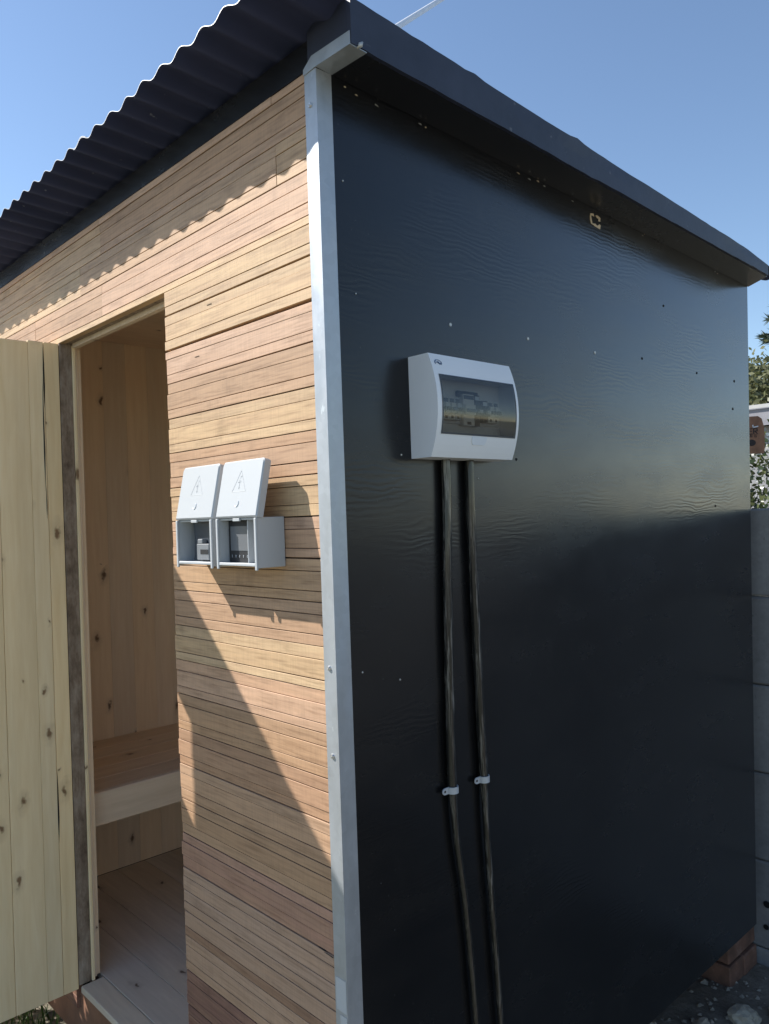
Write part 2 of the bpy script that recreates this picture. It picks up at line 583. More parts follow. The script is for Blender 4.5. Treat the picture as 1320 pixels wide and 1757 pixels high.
# --- floor, bearers
fl = MB().box(LX + 0.02, RX - 0.02, 0.07, BY - 0.03, 0.0, 0.028).build('floor', 'bearer_wood', shed)
y = 0.075
k = 0
while y < 1.80:
    w = 0.118
    b = MB().box(-1.9442, -0.05, y, min(y + w - 0.0015, 1.80), 0.0285, 0.05)
    b.build('floor_board', 'pine_floor', fl, bevel=0.001)
    y += w
MB().box(DL + 0.003, DR - 0.003, 0.004, 0.0735, 0.0285, 0.049).build('threshold', 'pine_floor', shed, bevel=0.002)
for nm, bx in (('bearer', (LX + 0.03, RX - 0.03, 0.012, 0.062, -0.135, 0.0275)), ('bearer', (LX + 0.03, RX - 0.03, 0.9, 0.95, -0.135, -0.002)), ('bearer', (LX + 0.03, -0.30, 1.76, 1.81, -0.135, -0.002))):
    MB().box(*bx).build(nm, 'bearer_wood', shed, bevel=0.002)

# --- front cladding
ROWS = [2.2614, 2.2438, 2.2194, 2.1820, 2.1615, 2.1386, 2.1017, 2.0802, 2.0543, 2.0183, 1.9941, 1.9774, 1.9416, 1.9203, 1.8954, 1.8594,
        1.8373, 1.8148, 1.7778, 1.7567, 1.7320, 1.6944, 1.6732, 1.6486, 1.6113, 1.5910, 1.5687, 1.5327, 1.5085, 1.4869, 1.4511, 1.4286,
        1.4040, 1.3671, 1.3490, 1.3242, 1.2862, 1.2660, 1.2421, 1.2042, 1.1829, 1.1573, 1.1194, 1.1009, 1.0746, 1.0378, 1.0201, 0.9948,
        0.9566, 0.9361, 0.9100, 0.8729, 0.8531, 0.8296, 0.7939, 0.7699, 0.7465, 0.7116, 0.6884, 0.6664, 0.6332, 0.6065, 0.5841, 0.5509,
        0.5240, 0.5014]
wd = [0.0365, 0.0215, 0.0240]
i = 0
while ROWS[-1] > 0.0:
    ROWS.append(ROWS[-1] - wd[i % 3])
    i += 1
# backing wall (three pieces round the door opening)
clad = MB()
clad.box(LX + 0.02, DL - 0.02, 0.0205, 0.04, 0.03, 2.26)
clad.box(DR + 0.012, RX - 0.02, 0.0205, 0.04, 0.03, 2.26)
clad.box(DL - 0.02, DR + 0.012, 0.0205, 0.04, 2.0, 2.26)
clad = clad.build('front_wall', 'shadow_felt', shed)
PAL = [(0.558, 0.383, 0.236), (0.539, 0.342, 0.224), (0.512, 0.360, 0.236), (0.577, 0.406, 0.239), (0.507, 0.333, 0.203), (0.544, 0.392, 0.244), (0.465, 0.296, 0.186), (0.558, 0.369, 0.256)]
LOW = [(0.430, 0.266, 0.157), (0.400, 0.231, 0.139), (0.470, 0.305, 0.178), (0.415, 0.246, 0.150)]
rng = random.Random(11)


def slat(x0, x1, zt, zb, colr, tilt=0.0, dy=0.0, extra=0.0):
    gap = 0.00065
    zt -= gap + extra
    zb += gap
    c = 0.0005
    prof = [(0.02, zb), (0.02, zt), (c + dy, zt), (dy, zt - c), (dy, zb + c), (c + dy, zb)]
    a = [(x0, p, q) for p, q in prof]
    b = [(x1, p, q + tilt) for p, q in prof]
    o = MB().prism(a, b).build('slat', 'cedar', clad)
    o.color = (*colr, 1)
    return o


def jit(c, r, amt=0.075):
    k = 1 + r.uniform(-amt, amt)
    w = r.uniform(-0.035, 0.035)
    return (c[0] * k, c[1] * k * (1 - w * 0.6), c[2] * k * (1 - w * 1.6))


BUTT = {0: [-0.145, -0.955], 1: [-0.95], 2: [-0.135, -1.09], 3: [-0.95, -1.45], 4: [-0.93]}
for i in range(len(ROWS) - 1):
    zt, zb = ROWS[i], ROWS[i + 1]
    band = (i + 2) // 3                     # three strips make one moulded board
    if i % 3 == 1 or i == 0:
        if zb > 1.05:
            pal, pal2 = rng.choice(PAL), rng.choice(PAL)
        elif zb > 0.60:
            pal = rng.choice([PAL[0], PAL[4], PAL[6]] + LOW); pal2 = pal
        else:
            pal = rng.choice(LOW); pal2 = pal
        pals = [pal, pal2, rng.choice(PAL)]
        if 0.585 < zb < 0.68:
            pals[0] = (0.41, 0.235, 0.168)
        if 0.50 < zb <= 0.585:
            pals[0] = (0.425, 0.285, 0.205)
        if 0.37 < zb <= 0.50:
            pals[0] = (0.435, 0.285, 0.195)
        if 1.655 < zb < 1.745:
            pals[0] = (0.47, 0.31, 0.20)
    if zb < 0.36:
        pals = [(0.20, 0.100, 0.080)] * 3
    if 0.5 > zb > 0.44 and i % 3 == 0:
        pals[0] = (0.28, 0.165, 0.11)
    ex = rng.choice((0.0006, 0.0009, 0.0014)) if i % 3 == 1 else rng.choice((0.0, 0.0, 0.0003))
    tl = rng.uniform(-0.0004, 0.0004)
    if abs(zt - 1.8373) < 1e-4:
        zt -= 0.003; tl = -0.0022
    if abs(zt - 1.9203) < 1e-4:
        zt -= 0.0014; tl = -0.001
    if zb > DH - 0.012:
        xsj = [-1.985] + sorted(BUTT.get(band, [-0.95])) + [-0.003]
        for j in range(len(xsj) - 1):
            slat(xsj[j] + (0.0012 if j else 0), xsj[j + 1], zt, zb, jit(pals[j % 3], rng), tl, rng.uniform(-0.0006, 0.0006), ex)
    else:
        e = rng.uniform(-0.003, 0.003)
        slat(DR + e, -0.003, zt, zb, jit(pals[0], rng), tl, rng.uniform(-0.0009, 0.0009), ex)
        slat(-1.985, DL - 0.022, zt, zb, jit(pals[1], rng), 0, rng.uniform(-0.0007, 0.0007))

# split along one lower slat beside the angle, and a few dark flecks
for x0, x1, zc, h_ in ((-0.083, -0.060, 0.6065, 0.0022), (-0.066, -0.034, 0.6030, 0.0026), (-0.30, -0.297, 0.665, 0.003), (-0.41, -0.39, 1.905, 0.0008), (-0.47, -0.45, 1.80, 0.0006)):
    q = [(x0, zc), (x0 + (x1 - x0) * 0.3, zc + h_ * 0.5), (x1, zc + h_ * 0.1), (x1 - (x1 - x0) * 0.2, zc - h_ * 0.5), (x0 + (x1 - x0) * 0.5, zc - h_ * 0.2)]
    MB().prism([(p, -0.0012, w) for p, w in q], [(p, 0.0012, w) for p, w in q]).build('split', 'dark_hole', clad)

# --- door lining
fr = MB().box(DL - 0.021, DL, 0.001, 0.038, 0.05, DH + 0.004).build('door_jamb', 'weathered_wood', shed, bevel=0.0015)
fr['label'] = 'weathered grey brown hinge jamb'
MB().box(DL - 0.021, DL + 0.004, 0.0385, 0.048, 0.05, DH - 0.004).build('door_stop', 'pine_upright', shed, bevel=0.001)
MB().box(DL - 0.021, DL - 0.013, 0.0485, 0.060, 0.05, DH + 0.01).build('jamb_lining', 'pine_lining', shed)
MB().box(DL, DR + 0.011, 0.003, 0.038, DH + 0.0005, DH + 0.02).build('door_head', 'weathered_wood', shed, bevel=0.0015)
MB().box(DL + 0.004, DR, 0.0385, 0.055, DH - 0.012, DH + 0.02).build('head_stop', 'pine_bench', shed, bevel=0.001)
MB().box(DR + 0.0002, DR + 0.0115, 0.0205, 0.075, 0.05, DH - 0.0005).build('door_jamb', 'pine_lining', shed, bevel=0.001)

# --- interior lining: left wall boards, the other walls and the ceiling
iw = MB().box(LX + 0.02, -1.958, 0.05, BY - 0.04, 0.05, 2.2).build('left_wall', 'black_paint', shed)
y = 0.058
k = 0
while y < 1.78:
    w = 0.0945
    MB().box(-1.957, -1.945, y, y + w - 0.0004, 0.051, 2.18).build('lining_board', 'pine_lining', iw, bevel=0.0007)
    y += w
bw = MB().box(LX + 0.02, RX - 0.02, BY - 0.035, BY - 0.017, 0.0, 2.17).build('back_wall', 'black_paint', shed)
x = -1.94
while x < -0.1:
    MB().box(x, x + 0.0933, BY - 0.054, BY - 0.036, 0.051, 2.15).build('lining_board', 'pine_lining', bw, bevel=0.0015)
    x += 0.0945
MB().box(-1.94, -0.03, 0.05, BY - 0.06, 2.165, 2.18).build('ceiling', 'pine_bench', shed)
fi = MB()
fi.box(-1.94, DL - 0.022, 0.0605, 0.0735, 0.05, 2.16)
fi.box(DR + 0.013, -0.03, 0.0605, 0.0735, 0.05, 2.16)
fi.box(DL - 0.022, DR + 0.013, 0.0605, 0.0735, DH + 0.021, 2.16)
fi.build('front_lining', 'pine_lining', shed)
MB().box(-0.035, -0.021, 0.08, BY - 0.06, 0.05, 2.16).build('side_lining', 'pine_lining', shed)

# --- bench
be = MB().box(-1.944, -1.90, 0.09, 1.78, 0.51, 0.553).build('bench', 'pine_bench', shed)
be['label'] = 'pine bench along the left wall'
for j in range(5):
    MB().box(-1.944 + j * 0.1155, -1.944 + j * 0.1155 + 0.1135, 0.085, 1.79, 0.5535, 0.578).build('plank', 'pine_bench', be, bevel=0.0025)
MB().box(-1.3635, -1.342, 0.082, 1.79, 0.474, 0.5795).build('apron', 'pine_apron', be, bevel=0.003)

# --- black side wall (its far edge leans a little)
def fary(z):
    return 1.797 + 0.056 * z


zr0, zr1 = 2.2500, 2.1915
pts = [(0, 0.002, 0.0), (0, fary(0), 0.0), (0, fary(zr1), zr1 + 0.02), (0, 0.002, zr0 + 0.02)]
side = MB().prism([(-0.018, q[1], q[2]) for q in pts], pts).build('side_wall', 'black_paint', shed)
side['label'] = 'glossy black painted plywood side wall'


def disc(c, r, nx, thick=0.0015, n=10):
    """small disc proud of a plane; nx is the outward axis"""
    c = Vector(c)
    ax = Vector(nx)
    a = Vector((0, 0, 1)) if abs(ax.z) < 0.5 else Vector((1, 0, 0))
    b = ax.cross(a)
    ring = [c + (a * math.cos(2 * math.pi * i / n) + b * math.sin(2 * math.pi * i / n)) * r for i in range(n)]
    top = [c + ax * thick + (p - c) * 0.75 for p in ring]
    return MB().prism(ring, top)


for yy, zz, rr, mt in ((0.3464, 1.8287, 0.0042, 'nail_steel'), (0.6217, 1.8344, 0.0042, 'nail_steel'), (0.9142, 1.8354, 0.005, 'nail_steel'), (1.1616, 1.8478, 0.004, 'dark_hole'),
                       (1.5026, 1.8403, 0.004, 'dark_hole'), (1.78, 1.84, 0.005, 'dark_hole'), (0.56, 1.545, 0.0035, 'dark_hole'), (0.185, 1.545, 0.0022, 'nail_steel'),
                       (1.76, 1.745, 0.005, 'dark_hole'), (0.062, 1.13, 0.002, 'nail_steel'), (0.055, 2.06, 0.002, 'nail_steel'), (0.16, 1.10, 0.002, 'nail_steel'),
                       (0.42, 1.50, 0.0015, 'nail_steel'), (1.60, 1.42, 0.004, 'dark_hole'), (1.30, 2.02, 0.004, 'dark_hole'), (0.078, 1.85, 0.0018, 'nail_steel')):
    disc((0.0003, yy, zz), rr, (1, 0, 0), 0.0012).build('nail_head', mt, side)
# torn hole under the eave
hy, hz = 0.938, 2.19
rim = MB()
rr = random.Random(3)
outer = [(0.024, 0.002), (0.025, 0.012), (0.014, 0.0155), (0.004, 0.015), (-0.008, 0.016), (-0.022, 0.014), (-0.025, 0.006), (-0.0245, -0.004), (-0.021, -0.013), (-0.012, -0.014), (-0.002, -0.0165), (0.010, -0.0175), (0.022, -0.019), (0.025, -0.008)]
outer = [(hy + p, hz + q) for p, q in outer]
inner = [(hy + (p - hy) * rr.uniform(0.5, 0.86), hz + (q - hz) * rr.uniform(0.5, 0.86)) for p, q in outer]
for i in range(14):
    if i in (3, 13):
        continue
    j = (i + 1) % 14
    quad = [outer[i], outer[j], inner[j], inner[i]]
    rim.prism([(0.0003, p, q) for p, q in quad], [(0.0018, p, q) for p, q in quad])
ro = rim.build('torn_hole', 'raw_wood', side)
ro['label'] = 'small torn hole with splintered pale rim'
MB().prism([(0.0003, p, q) for p, q in inner], [(0.0008, p, q) for p, q in inner]).build('hole_recess', 'dark_hole', side)

rc = random.Random(12)
for k in range(16):                            # flakes of paint and wood along the joint under the overhang
    yy = rc.uniform(0.05, 1.7)
    zz = 2.2500 - 0.031 * yy - rc.uniform(0.001, 0.012)
    w_, h_ = rc.uniform(0.0015, 0.007), rc.uniform(0.0006, 0.0018)
    q = [(yy - w_, zz), (yy, zz - h_), (yy + w_, zz - w_ * 0.3), (yy + w_ * 0.2, zz + h_)]
    MB().prism([(0.0003, a_, b_) for a_, b_ in q], [(0.0012, a_, b_) for a_, b_ in q]).build('paint_flake', 'raw_wood' if k % 2 else 'nail_steel', side)

# --- remaining outer walls
MB().box(LX, LX + 0.018, 0.022, BY - 0.036, 0.0, 2.26).build('far_side_wall', 'black_paint', shed)
MB().box(LX, RX - 0.02, 0.0, 0.022, 2.2625, 2.316).build('wall_plate', 'black_paint', shed)

# --- galvanised corner angle
tr = MB()
prof = [(-0.0315, -0.0042), (0.0032, -0.0042), (0.0032, 0.0325), (0.0012, 0.0325), (0.0012, -0.0020), (-0.0315, -0.0020)]
tr.prism([(p, q, -0.05) for p, q in prof], [(p, q, 2.252) for p, q in prof])
trim = tr.build('corner_trim', 'galvanised', shed)
trim['label'] = 'galvanised steel corner angle'
tr = MB()
# upper piece along the end of the side overhang
fp = [(-0.0315, 2.2505), (-0.0315, 2.2610), (-0.006, 2.2770), (0.1015, 2.2735), (0.1015, 2.2495), (0.0035, 2.2528)]
tr.prism([(p, -0.0065, q) for p, q in fp], [(p, -0.0046, q) for p, q in fp])
tr.prism([(0.0035, -0.0045, 2.2530), (0.0035, 0.034, 2.2518), (0.0035, 0.034, 2.2534), (0.0035, -0.0045, 2.2546)],
         [(0.1015, -0.0045, 2.2497), (0.1015, 0.034, 2.2485), (0.1015, 0.034, 2.2501), (0.1015, -0.0045, 2.2513)])
tr.build('overhang_trim', 'galvanised', shed)
for zz, xx in ((2.19, -0.016), (1.146, -0.0165), (0.984, -0.015), (0.63, -0.016), (1.62, -0.017)):
    if zz == 1.62 or zz == 0.63:
        continue
    s_ = disc((xx, -0.0042, zz), 0.0052, (0, -1, 0), 0.0032).build('screw', 'steel', trim)
    disc((xx, -0.0074, zz), 0.0022, (0, -1, 0), 0.0012, 6).build('screw', 'nail_steel', trim)
# tape residue near the foot of the angle
for z0, z1, x0, x1 in ((0.515, 0.575, -0.028, 0.001), (0.47, 0.508, -0.018, 0.001)):
    MB().box(x0, x1, -0.0050, -0.0045, z0, z1).build('tape_residue', 'white_plastic', trim)

# --- roof
def rz(y):
    return 2.328 - 0.057 * (y + 0.145)


roof = MB().box(LX + 0.03, -0.02, 0.03, 0.075, 2.265, 2.3145).build('roof', 'bearer_wood', shed)
PER = 0.0785
PH = -0.0355                                   # x of one valley
YE0, YE1 = -0.147, 1.98


def sheet(x0, x1, dz):
    s = MB()
    n = int((x1 - x0) / PER * 12)
    t = 0.0011
    rr = random.Random(int(x0 * 100))
    yl = [YE0, 0.2, 0.9, YE1]
    top, bot = [], []
    for j, yy in enumerate(yl):
        for i in range(n + 1):
            x = x0 + (x1 - x0) * i / n
            ph = 2 * math.pi * (x - PH) / PER
            w = -math.cos(ph)
            w = (w + 0.18 * math.sin(ph) * w) * 0.0070 + 0.0080
            e = noise.noise(Vector((x * 9, 0, 2))) * 0.004 if j == 0 else 0
            z = rz(yy) + w + dz + noise.noise(Vector((x * 3, yy, 7))) * 0.0015
            top.append((x, yy + e, z + t))
            bot.append((x, yy + e, z))
    N = n + 1
    nt = len(top)
    s.v = [Vector(p) for p in top + bot]
    for j in range(len(yl) - 1):
        for i in range(n):
            a = j * N + i
            s.f.append((a, a + 1, a + N + 1, a + N)); s.mi.append(0)
            s.f.append((nt + a, nt + a + N, nt + a + N + 1, nt + a + 1)); s.mi.append(0)
    for i in range(n):
        s.f.append((i, nt + i, nt + i + 1, i + 1)); s.mi.append(1)
        a = (len(yl) - 1) * N + i
        s.f.append((a, a + 1, nt + a + 1, nt + a)); s.mi.append(1)
    for j in range(len(yl) - 1):
        for c in (0, n):
            a = j * N + c
            s.f.append((a, a + N, nt + a + N, nt + a)); s.mi.append(1)
    o = s.build('corrugated_sheet', ['roof_paint', 'bright_edge'], roof, smooth=False)
    for p in o.data.polygons:
        p.use_smooth = p.material_index == 0
    return o


sheet(-0.75, 0.092, 0.0)
sheet(-1.47, -0.68, 0.0022)
sheet(-2.18, -1.40, 0.0044)

# side overhang: soffit and barge board; both follow the roof fall
def zs_(y):
    return 2.2555 - 0.0366 * y


ya, yb = -0.004, 1.905
so = MB()
so.prism([(0.0005, ya, zs_(ya)), (0.094, ya, zs_(ya) - 0.002), (0.094, ya, zs_(ya) + 0.018), (0.0005, ya, zs_(ya) + 0.02)],
         [(0.0005, yb + 0.02, zs_(yb)), (0.094, yb - 0.06, zs_(yb) - 0.002), (0.094, yb - 0.06, zs_(yb) + 0.018), (0.0005, yb + 0.02, zs_(yb) + 0.02)])
so.build('side_soffit', 'black_paint', roof)
bb = MB()
N = 60
ring = []
rr = random.Random(5)
for i in range(N + 1):
    yy = ya + (1.835 - ya) * i / N
    zt = 2.3375 - 0.057 * yy + noise.noise(Vector((yy * 6, 2, 0))) * 0.0012 + noise.noise(Vector((yy * 31, 4, 0))) * 0.0018 + (0.004 if 0.33 < yy < 0.345 or 0.70 < yy < 0.72 else 0)
    zb = zs_(yy) - 0.004 + noise.noise(Vector((yy * 23, 5, 0))) * 0.0022
    b = noise.noise(Vector((yy * 5, 8, 0))) * 0.0025
    if i > 55:
        zt -= (i - 55) * 0.0022
    ring.append([(0.0945, yy, zb), (0.1035 + b, yy, zb), (0.1035 + b * 0.6, yy, (zt + zb) / 2), (0.1035 - b, yy, zt - 0.004), (0.099, yy, zt), (0.0925, yy, zt), (0.0925, yy, zb + 0.02)])
vs = [p for r_ in ring for p in r_]
n7 = 7
fs = [(i * n7 + k, i * n7 + (k + 1) % n7, (i + 1) * n7 + (k + 1) % n7, (i + 1) * n7 + k) for i in range(N) for k in range(n7)]
fs += [tuple(range(n7)), tuple(N * n7 + k for k in range(n7))]
bb.add(vs, fs)
bo = bb.build('barge_board', 'barge_paint', roof)
# front end block of the overhang
MB().box(-0.0195, 0.0925, -0.0043, 0.012, 2.2625, 2.334).build('overhang_end', 'barge_paint', roof)
# small sealant blob by the end of the trim
MB().tube([(0.1005, 0.012, 2.249), (0.104, 0.016, 2.2545), (0.1035, 0.022, 2.262)], [0.002, 0.005, 0.002], 8).build('sealant_blob', 'nail_steel', roof, smooth=True)

# --- door (open at a right angle, added cut-out high up in the leaf)
hx0, hx1 = DL - 0.030, DL
door = MB()
for zz in (0.28, 1.0, 1.80):
    door.box(hx0 - 0.022, hx0 - 0.0005, -0.78, -0.03, zz, zz + 0.09)
door = door.build('door', 'pine_bench', shed)
door['label'] = 'pale pine board door standing wide open'
BE = [-0.001, -0.0455, -0.0905, -0.180, -0.270, -0.362, -0.457, -0.552, -0.647, -0.742, -0.80]
rd = random.Random(4)
for j in range(len(BE) - 1):
    y1, y0 = BE[j], BE[j + 1]
    if j < 2:
        y0 += 0.0001
    zt, zb = 1.976 - 0.004 * (j % 3 == 2), 0.041
    spans = [(zb, zt)]
    if j in (4, 5):
        spans = [(zb, 1.42), (1.69, zt)]  # unseen cut-out, put in to pass a sun patch onto the slats
    for a, b in spans:
        gap = 0.0011 if j != 1 else 0.0004
        q = MB().box(hx0, hx1 + rd.uniform(-0.0006, 0.0006), y0 + gap, y1, a, b)
        q.build('board', 'pine_upright', door, bevel=0.0014)
# long cracks in the boards nearest the hinge
for zc, h_, yc, w_ in ((1.875, 0.095, -0.0475, 0.0026), (1.70, 0.17, -0.052, 0.0022), (0.60, 0.11, -0.045, 0.0024), (1.50, 0.05, -0.050, 0.0014)):
    c_ = MB()
    L_ = [(yc - w_ * 0.2, zc - h_), (yc + w_, zc - h_ * 0.3), (yc + w_ * 0.6, zc + h_ * 0.4), (yc, zc + h_), (yc - w_ * 0.7, zc + h_ * 0.2), (yc - w_ * 0.8, zc - h_ * 0.4)]
    c_.prism([(hx1 + 0.0008, p, q) for p, q in L_], [(hx1 + 0.0012, p, q) for p, q in L_])
    c_.build('crack', 'dark_hole', door)

# ------------------------------------------------------------------ distribution board on the black wall
BY0, BY1, BZ0, BZ1 = 0.2135, 0.4720, 1.5375, 1.7435
bx = thing('distribution_board', 'white wall box with smoked window on the black wall', 'electrical box', (0.0, 0.343, BZ0))


def bulge(z):
    t = (z - (BZ0 + BZ1) / 2) / ((BZ1 - BZ0) / 2)
    return 0.0555 + 0.0225 * (1 - t * t)


wy0, wy1, wz0, wz1 = 0.2265, 0.4635, 1.5825, 1.7010
zl = [BZ0] + [BZ0 + 0.012 * i for i in range(1, 4)] + [wz0]
zm = [wz0 + (wz1 - wz0) * i / 12 for i in range(13)]
zu = [wz1] + [wz1 + (BZ1 - wz1) * i / 4 for i in range(1, 5)]
hs = MB()


def strip(zlist, y0, y1):
    a = [(bulge(z), y0, z) for z in zlist]
    b = [(bulge(z), y1, z) for z in zlist]
    k = len(zlist)
    hs.add(a + b, [(i, k + i, k + i + 1, i + 1) for i in range(k - 1)])


strip(zl, BY0, BY1); strip(zu, BY0, BY1)
strip(zm, BY0, wy0); strip(zm, wy1, BY1)
allz = zl + zm[1:] + zu[1:]
for yy in (BY0, BY1):
    hs.add([(0.0005, yy, BZ0)] + [(bulge(z), yy, z) for z in allz] + [(0.0005, yy, BZ1)], [tuple(range(len(allz) + 2))])
hs.add([(0.0005, BY0, BZ0), (bulge(BZ0), BY0, BZ0), (bulge(BZ0), BY1, BZ0), (0.0005, BY1, BZ0)], [(0, 1, 2, 3)])
hs.add([(0.0005, BY0, BZ1), (bulge(BZ1), BY0, BZ1), (bulge(BZ1), BY1, BZ1), (0.0005, BY1, BZ1)], [(0, 1, 2, 3)])
# reveal of the window opening
for yy in (wy0, wy1):
    hs.add([(bulge(z), yy, z) for z in zm] + [(0.032, yy, z) for z in reversed(zm)], [tuple(range(26))])
for zz in (wz0, wz1):
    hs.add([(bulge(zz), wy0, zz), (bulge(zz), wy1, zz), (0.032, wy1, zz), (0.032, wy0, zz)], [(0, 1, 2, 3)])
hso = hs.build('housing', 'box_plastic', bx)
bmh = bmesh.new(); bmh.from_mesh(hso.data)
bmesh.ops.remove_doubles(bmh, verts=bmh.verts, dist=0.00005)
bmesh.ops.recalc_face_normals(bmh, faces=bmh.faces)
bmh.to_mesh(hso.data); bmh.free()
MB().box(0.028, 0.0315, wy0 - 0.002, wy1 + 0.002, wz0 - 0.002, wz1 + 0.002).build('inner_plate', 'breaker_white', bx)
# breakers on the rail
yb_ = 0.246
for k, (w, mt, tall, tg) in enumerate(((0.018, 'breaker_white', 0, 'black_plastic'), (0.018, 'breaker_white', 0, 'black_plastic'), (0.018, 'breaker_white', 0, 'breaker_blue'), (0.018, 'grey_plastic', 0, 'black_plastic'),
                                       (0.036, 'breaker_white', 1, 'breaker_blue'), (0.018, 'black_plastic', 1, 'grey_plastic'), (0.018, 'black_plastic', 0, 'breaker_white'), (0.018, 'breaker_white', 0, 'black_plastic'), (0.018, 'breaker_white', 0, 'black_plastic'))):
    zc_, hgt = 1.640, 0.046 + 0.020 * tall
    z0 = zc_ - hgt / 2
    br = MB().box(0.0318, 0.046, yb_, yb_ + w - 0.0009, z0, z0 + hgt).build('breaker', mt, bx, bevel=0.0006)
    MB().box(0.0462, 0.052, yb_ + 0.0015, yb_ + w - 0.0024, zc_ - 0.0105, zc_ + 0.0105).build('breaker_nose', mt, br, bevel=0.0005)
    MB().box(0.0522, 0.058, yb_ + 0.003, yb_ + w - 0.0040, zc_ - 0.006, zc_ + 0.001).build('toggle', tg, br, bevel=0.0004)
    MB().box(0.0462, 0.0467, yb_ + 0.002, yb_ + w - 0.003, z0 + hgt - 0.011, z0 + hgt - 0.003).build('rating_label', 'dark_grey_plastic' if mt != 'black_plastic' else 'pale_grey_plastic', br)
    MB().box(0.0462, 0.0467, yb_ + w * 0.3, yb_ + w * 0.65, z0 + 0.002, z0 + 0.008).build('terminal', 'black_plastic', br)
    yb_ += w + (0.008 if k in (3, 5) else 0.0)
wr = MB().tube([(0.040, 0.2345, 1.672), (0.043, 0.2375, 1.655), (0.042, 0.240, 1.632), (0.040, 0.243, 1.612)], 0.002, 6)
wr.build('wire', 'pale_grey_plastic', bx)
MB().box(0.0318, 0.040, 0.318, 0.382, 1.668, 1.680).build('busbar', 'black_plastic', bx, bevel=0.001)
MB().box(0.0318, 0.036, 0.236, 0.455, 1.6105, 1.616).build('earth_bar', 'grey_plastic', bx, bevel=0.0008)
# smoked cover, slightly sunk
cv = MB()
zc = [wz0 + 0.0015 + (wz1 - wz0 - 0.003) * i / 12 for i in range(13)]
a = [(bulge(z) + 0.0006, wy0 + 0.001, z) for z in zc]
b = [(bulge(z) + 0.0006, wy1 - 0.001, z) for z in zc]
a2 = [(bulge(z) - 0.0016, wy0 + 0.001, z) for z in zc]
b2 = [(bulge(z) - 0.0016, wy1 - 0.001, z) for z in zc]
cv.add(a + b, [(i, 13 + i, 14 + i, i + 1) for i in range(12)])
cv.add(a2 + b2, [(i, 13 + i, 14 + i, i + 1) for i in range(12)])
cvo = cv.build('smoked_cover', 'smoked_plastic', bx, smooth=True)
# black border of the cover
bd = MB()
for (p0, p1) in (((wy0, wz0), (wy0 + 0.003, wz1)), ((wy1 - 0.003, wz0), (wy1, wz1))):
    z_ = [p0[1] + (p1[1] - p0[1]) * i / 12 for i in range(13)]
    aa = [(bulge(z) + 0.0010, p0[0], z) for z in z_]
    ab = [(bulge(z) + 0.0010, p1[0], z) for z in z_]
    bd.add(aa + ab, [(i, 13 + i, 14 + i, i + 1) for i in range(12)])
for z0, z1 in ((wz0, wz0 + 0.0035), (wz1 - 0.0025, wz1)):
    bd.add([(bulge(z0) + 0.0010, wy0, z0), (bulge(z0) + 0.0010, wy1, z0), (bulge(z1) + 0.0010, wy1, z1), (bulge(z1) + 0.0010, wy0, z1)], [(0, 1, 2, 3)])
bd.build('cover_edge', 'dark_grey_plastic', cvo)
# thumb latch under the window
lt = MB()
pts = []
for i in range(13):
    t = math.pi * i / 12
    pts.append((0.345 + 0.0235 * math.cos(t) * (1 + 0.1 * math.sin(t)), wz0 - 0.002 - 0.0165 * min(1, math.sin(t) * 1.5)))
lt.prism([(bulge(q) + 0.0002, p, q) for p, q in pts], [(bulge(q) + 0.0014, p, q) for p, q in pts])
lt.build('latch', 'pale_grey_plastic', bx)
# maker's mark: an arc with a small dark wave below it
lg = MB()
def on_face(y, z, e=0.0006):
    return (bulge(z) + e, y, z)
cy, cz = 0.2345, 1.7255
lg.tube([on_face(cy + 0.0095 * math.cos(a), cz - 0.001 + 0.0062 * math.sin(a)) for a in [math.radians(d) for d in range(210, 20, -12)]], [0.0004] + [0.0011] * 8 + [0.0006] * 7, 6)
lg.tube([on_face(cy - 0.0045, cz - 0.0005), on_face(cy - 0.001, cz + 0.0005), on_face(cy + 0.003, cz - 0.0032), on_face(cy + 0.008, cz - 0.0025), on_face(cy + 0.0095, cz + 0.0015)], [0.0014, 0.0018, 0.0013, 0.0019, 0.0008], 6)
lg.build('maker_mark', 'breaker_blue', bx)

# ------------------------------------------------------------------ conduits and saddles
for label, path in (
    ('black conduit nearer the corner, running down from the white box', [(0.012, 0.3035, 1.545), (0.012, 0.3025, 1.45), (0.0125, 0.2955, 1.28), (0.012, 0.290, 1.05), (0.012, 0.2885, 0.86), (0.0125, 0.297, 0.74), (0.012, 0.3178, 0.594), (0.012, 0.3382, 0.345), (0.012, 0.352, 0.1), (0.012, 0.358, -0.27)]),
    ('scuffed black conduit farther from the corner, below the white box', [(0.012, 0.3790, 1.545), (0.012, 0.3775, 1.45), (0.0125, 0.379, 1.27), (0.012, 0.384, 1.05), (0.012, 0.3893, 0.857), (0.0125, 0.3935, 0.72), (0.012, 0.4027, 0.563), (0.012, 0.4185, 0.308), (0.012, 0.424, 0.1), (0.012, 0.43, -0.27)])):
    P = [Vector(p) for p in path]
    fine_ = []
    for i in range(len(P) - 1):
        p0, p1, p2, p3 = P[max(i - 1, 0)], P[i], P[i + 1], P[min(i + 2, len(P) - 1)]
        for k in range(6):
            t = k / 6
            fine_.append(0.5 * ((2 * p1) + (p2 - p0) * t + (2 * p0 - 5 * p1 + 4 * p2 - p3) * t * t + (3 * p1 - p0 - 3 * p2 + p3) * t ** 3))
    fine_.append(P[-1])
    o = MB().tube(fine_, [0.0098 if p.z > 0.86 else (0.0072 if p.z < 0.80 else 0.0072 + 0.0026 * (p.z - 0.80) / 0.06) for p in fine_], 16).build('conduit', 'conduit_black', None, smooth=True)
    tag(o, label, 'conduit', 'conduits on the black wall')


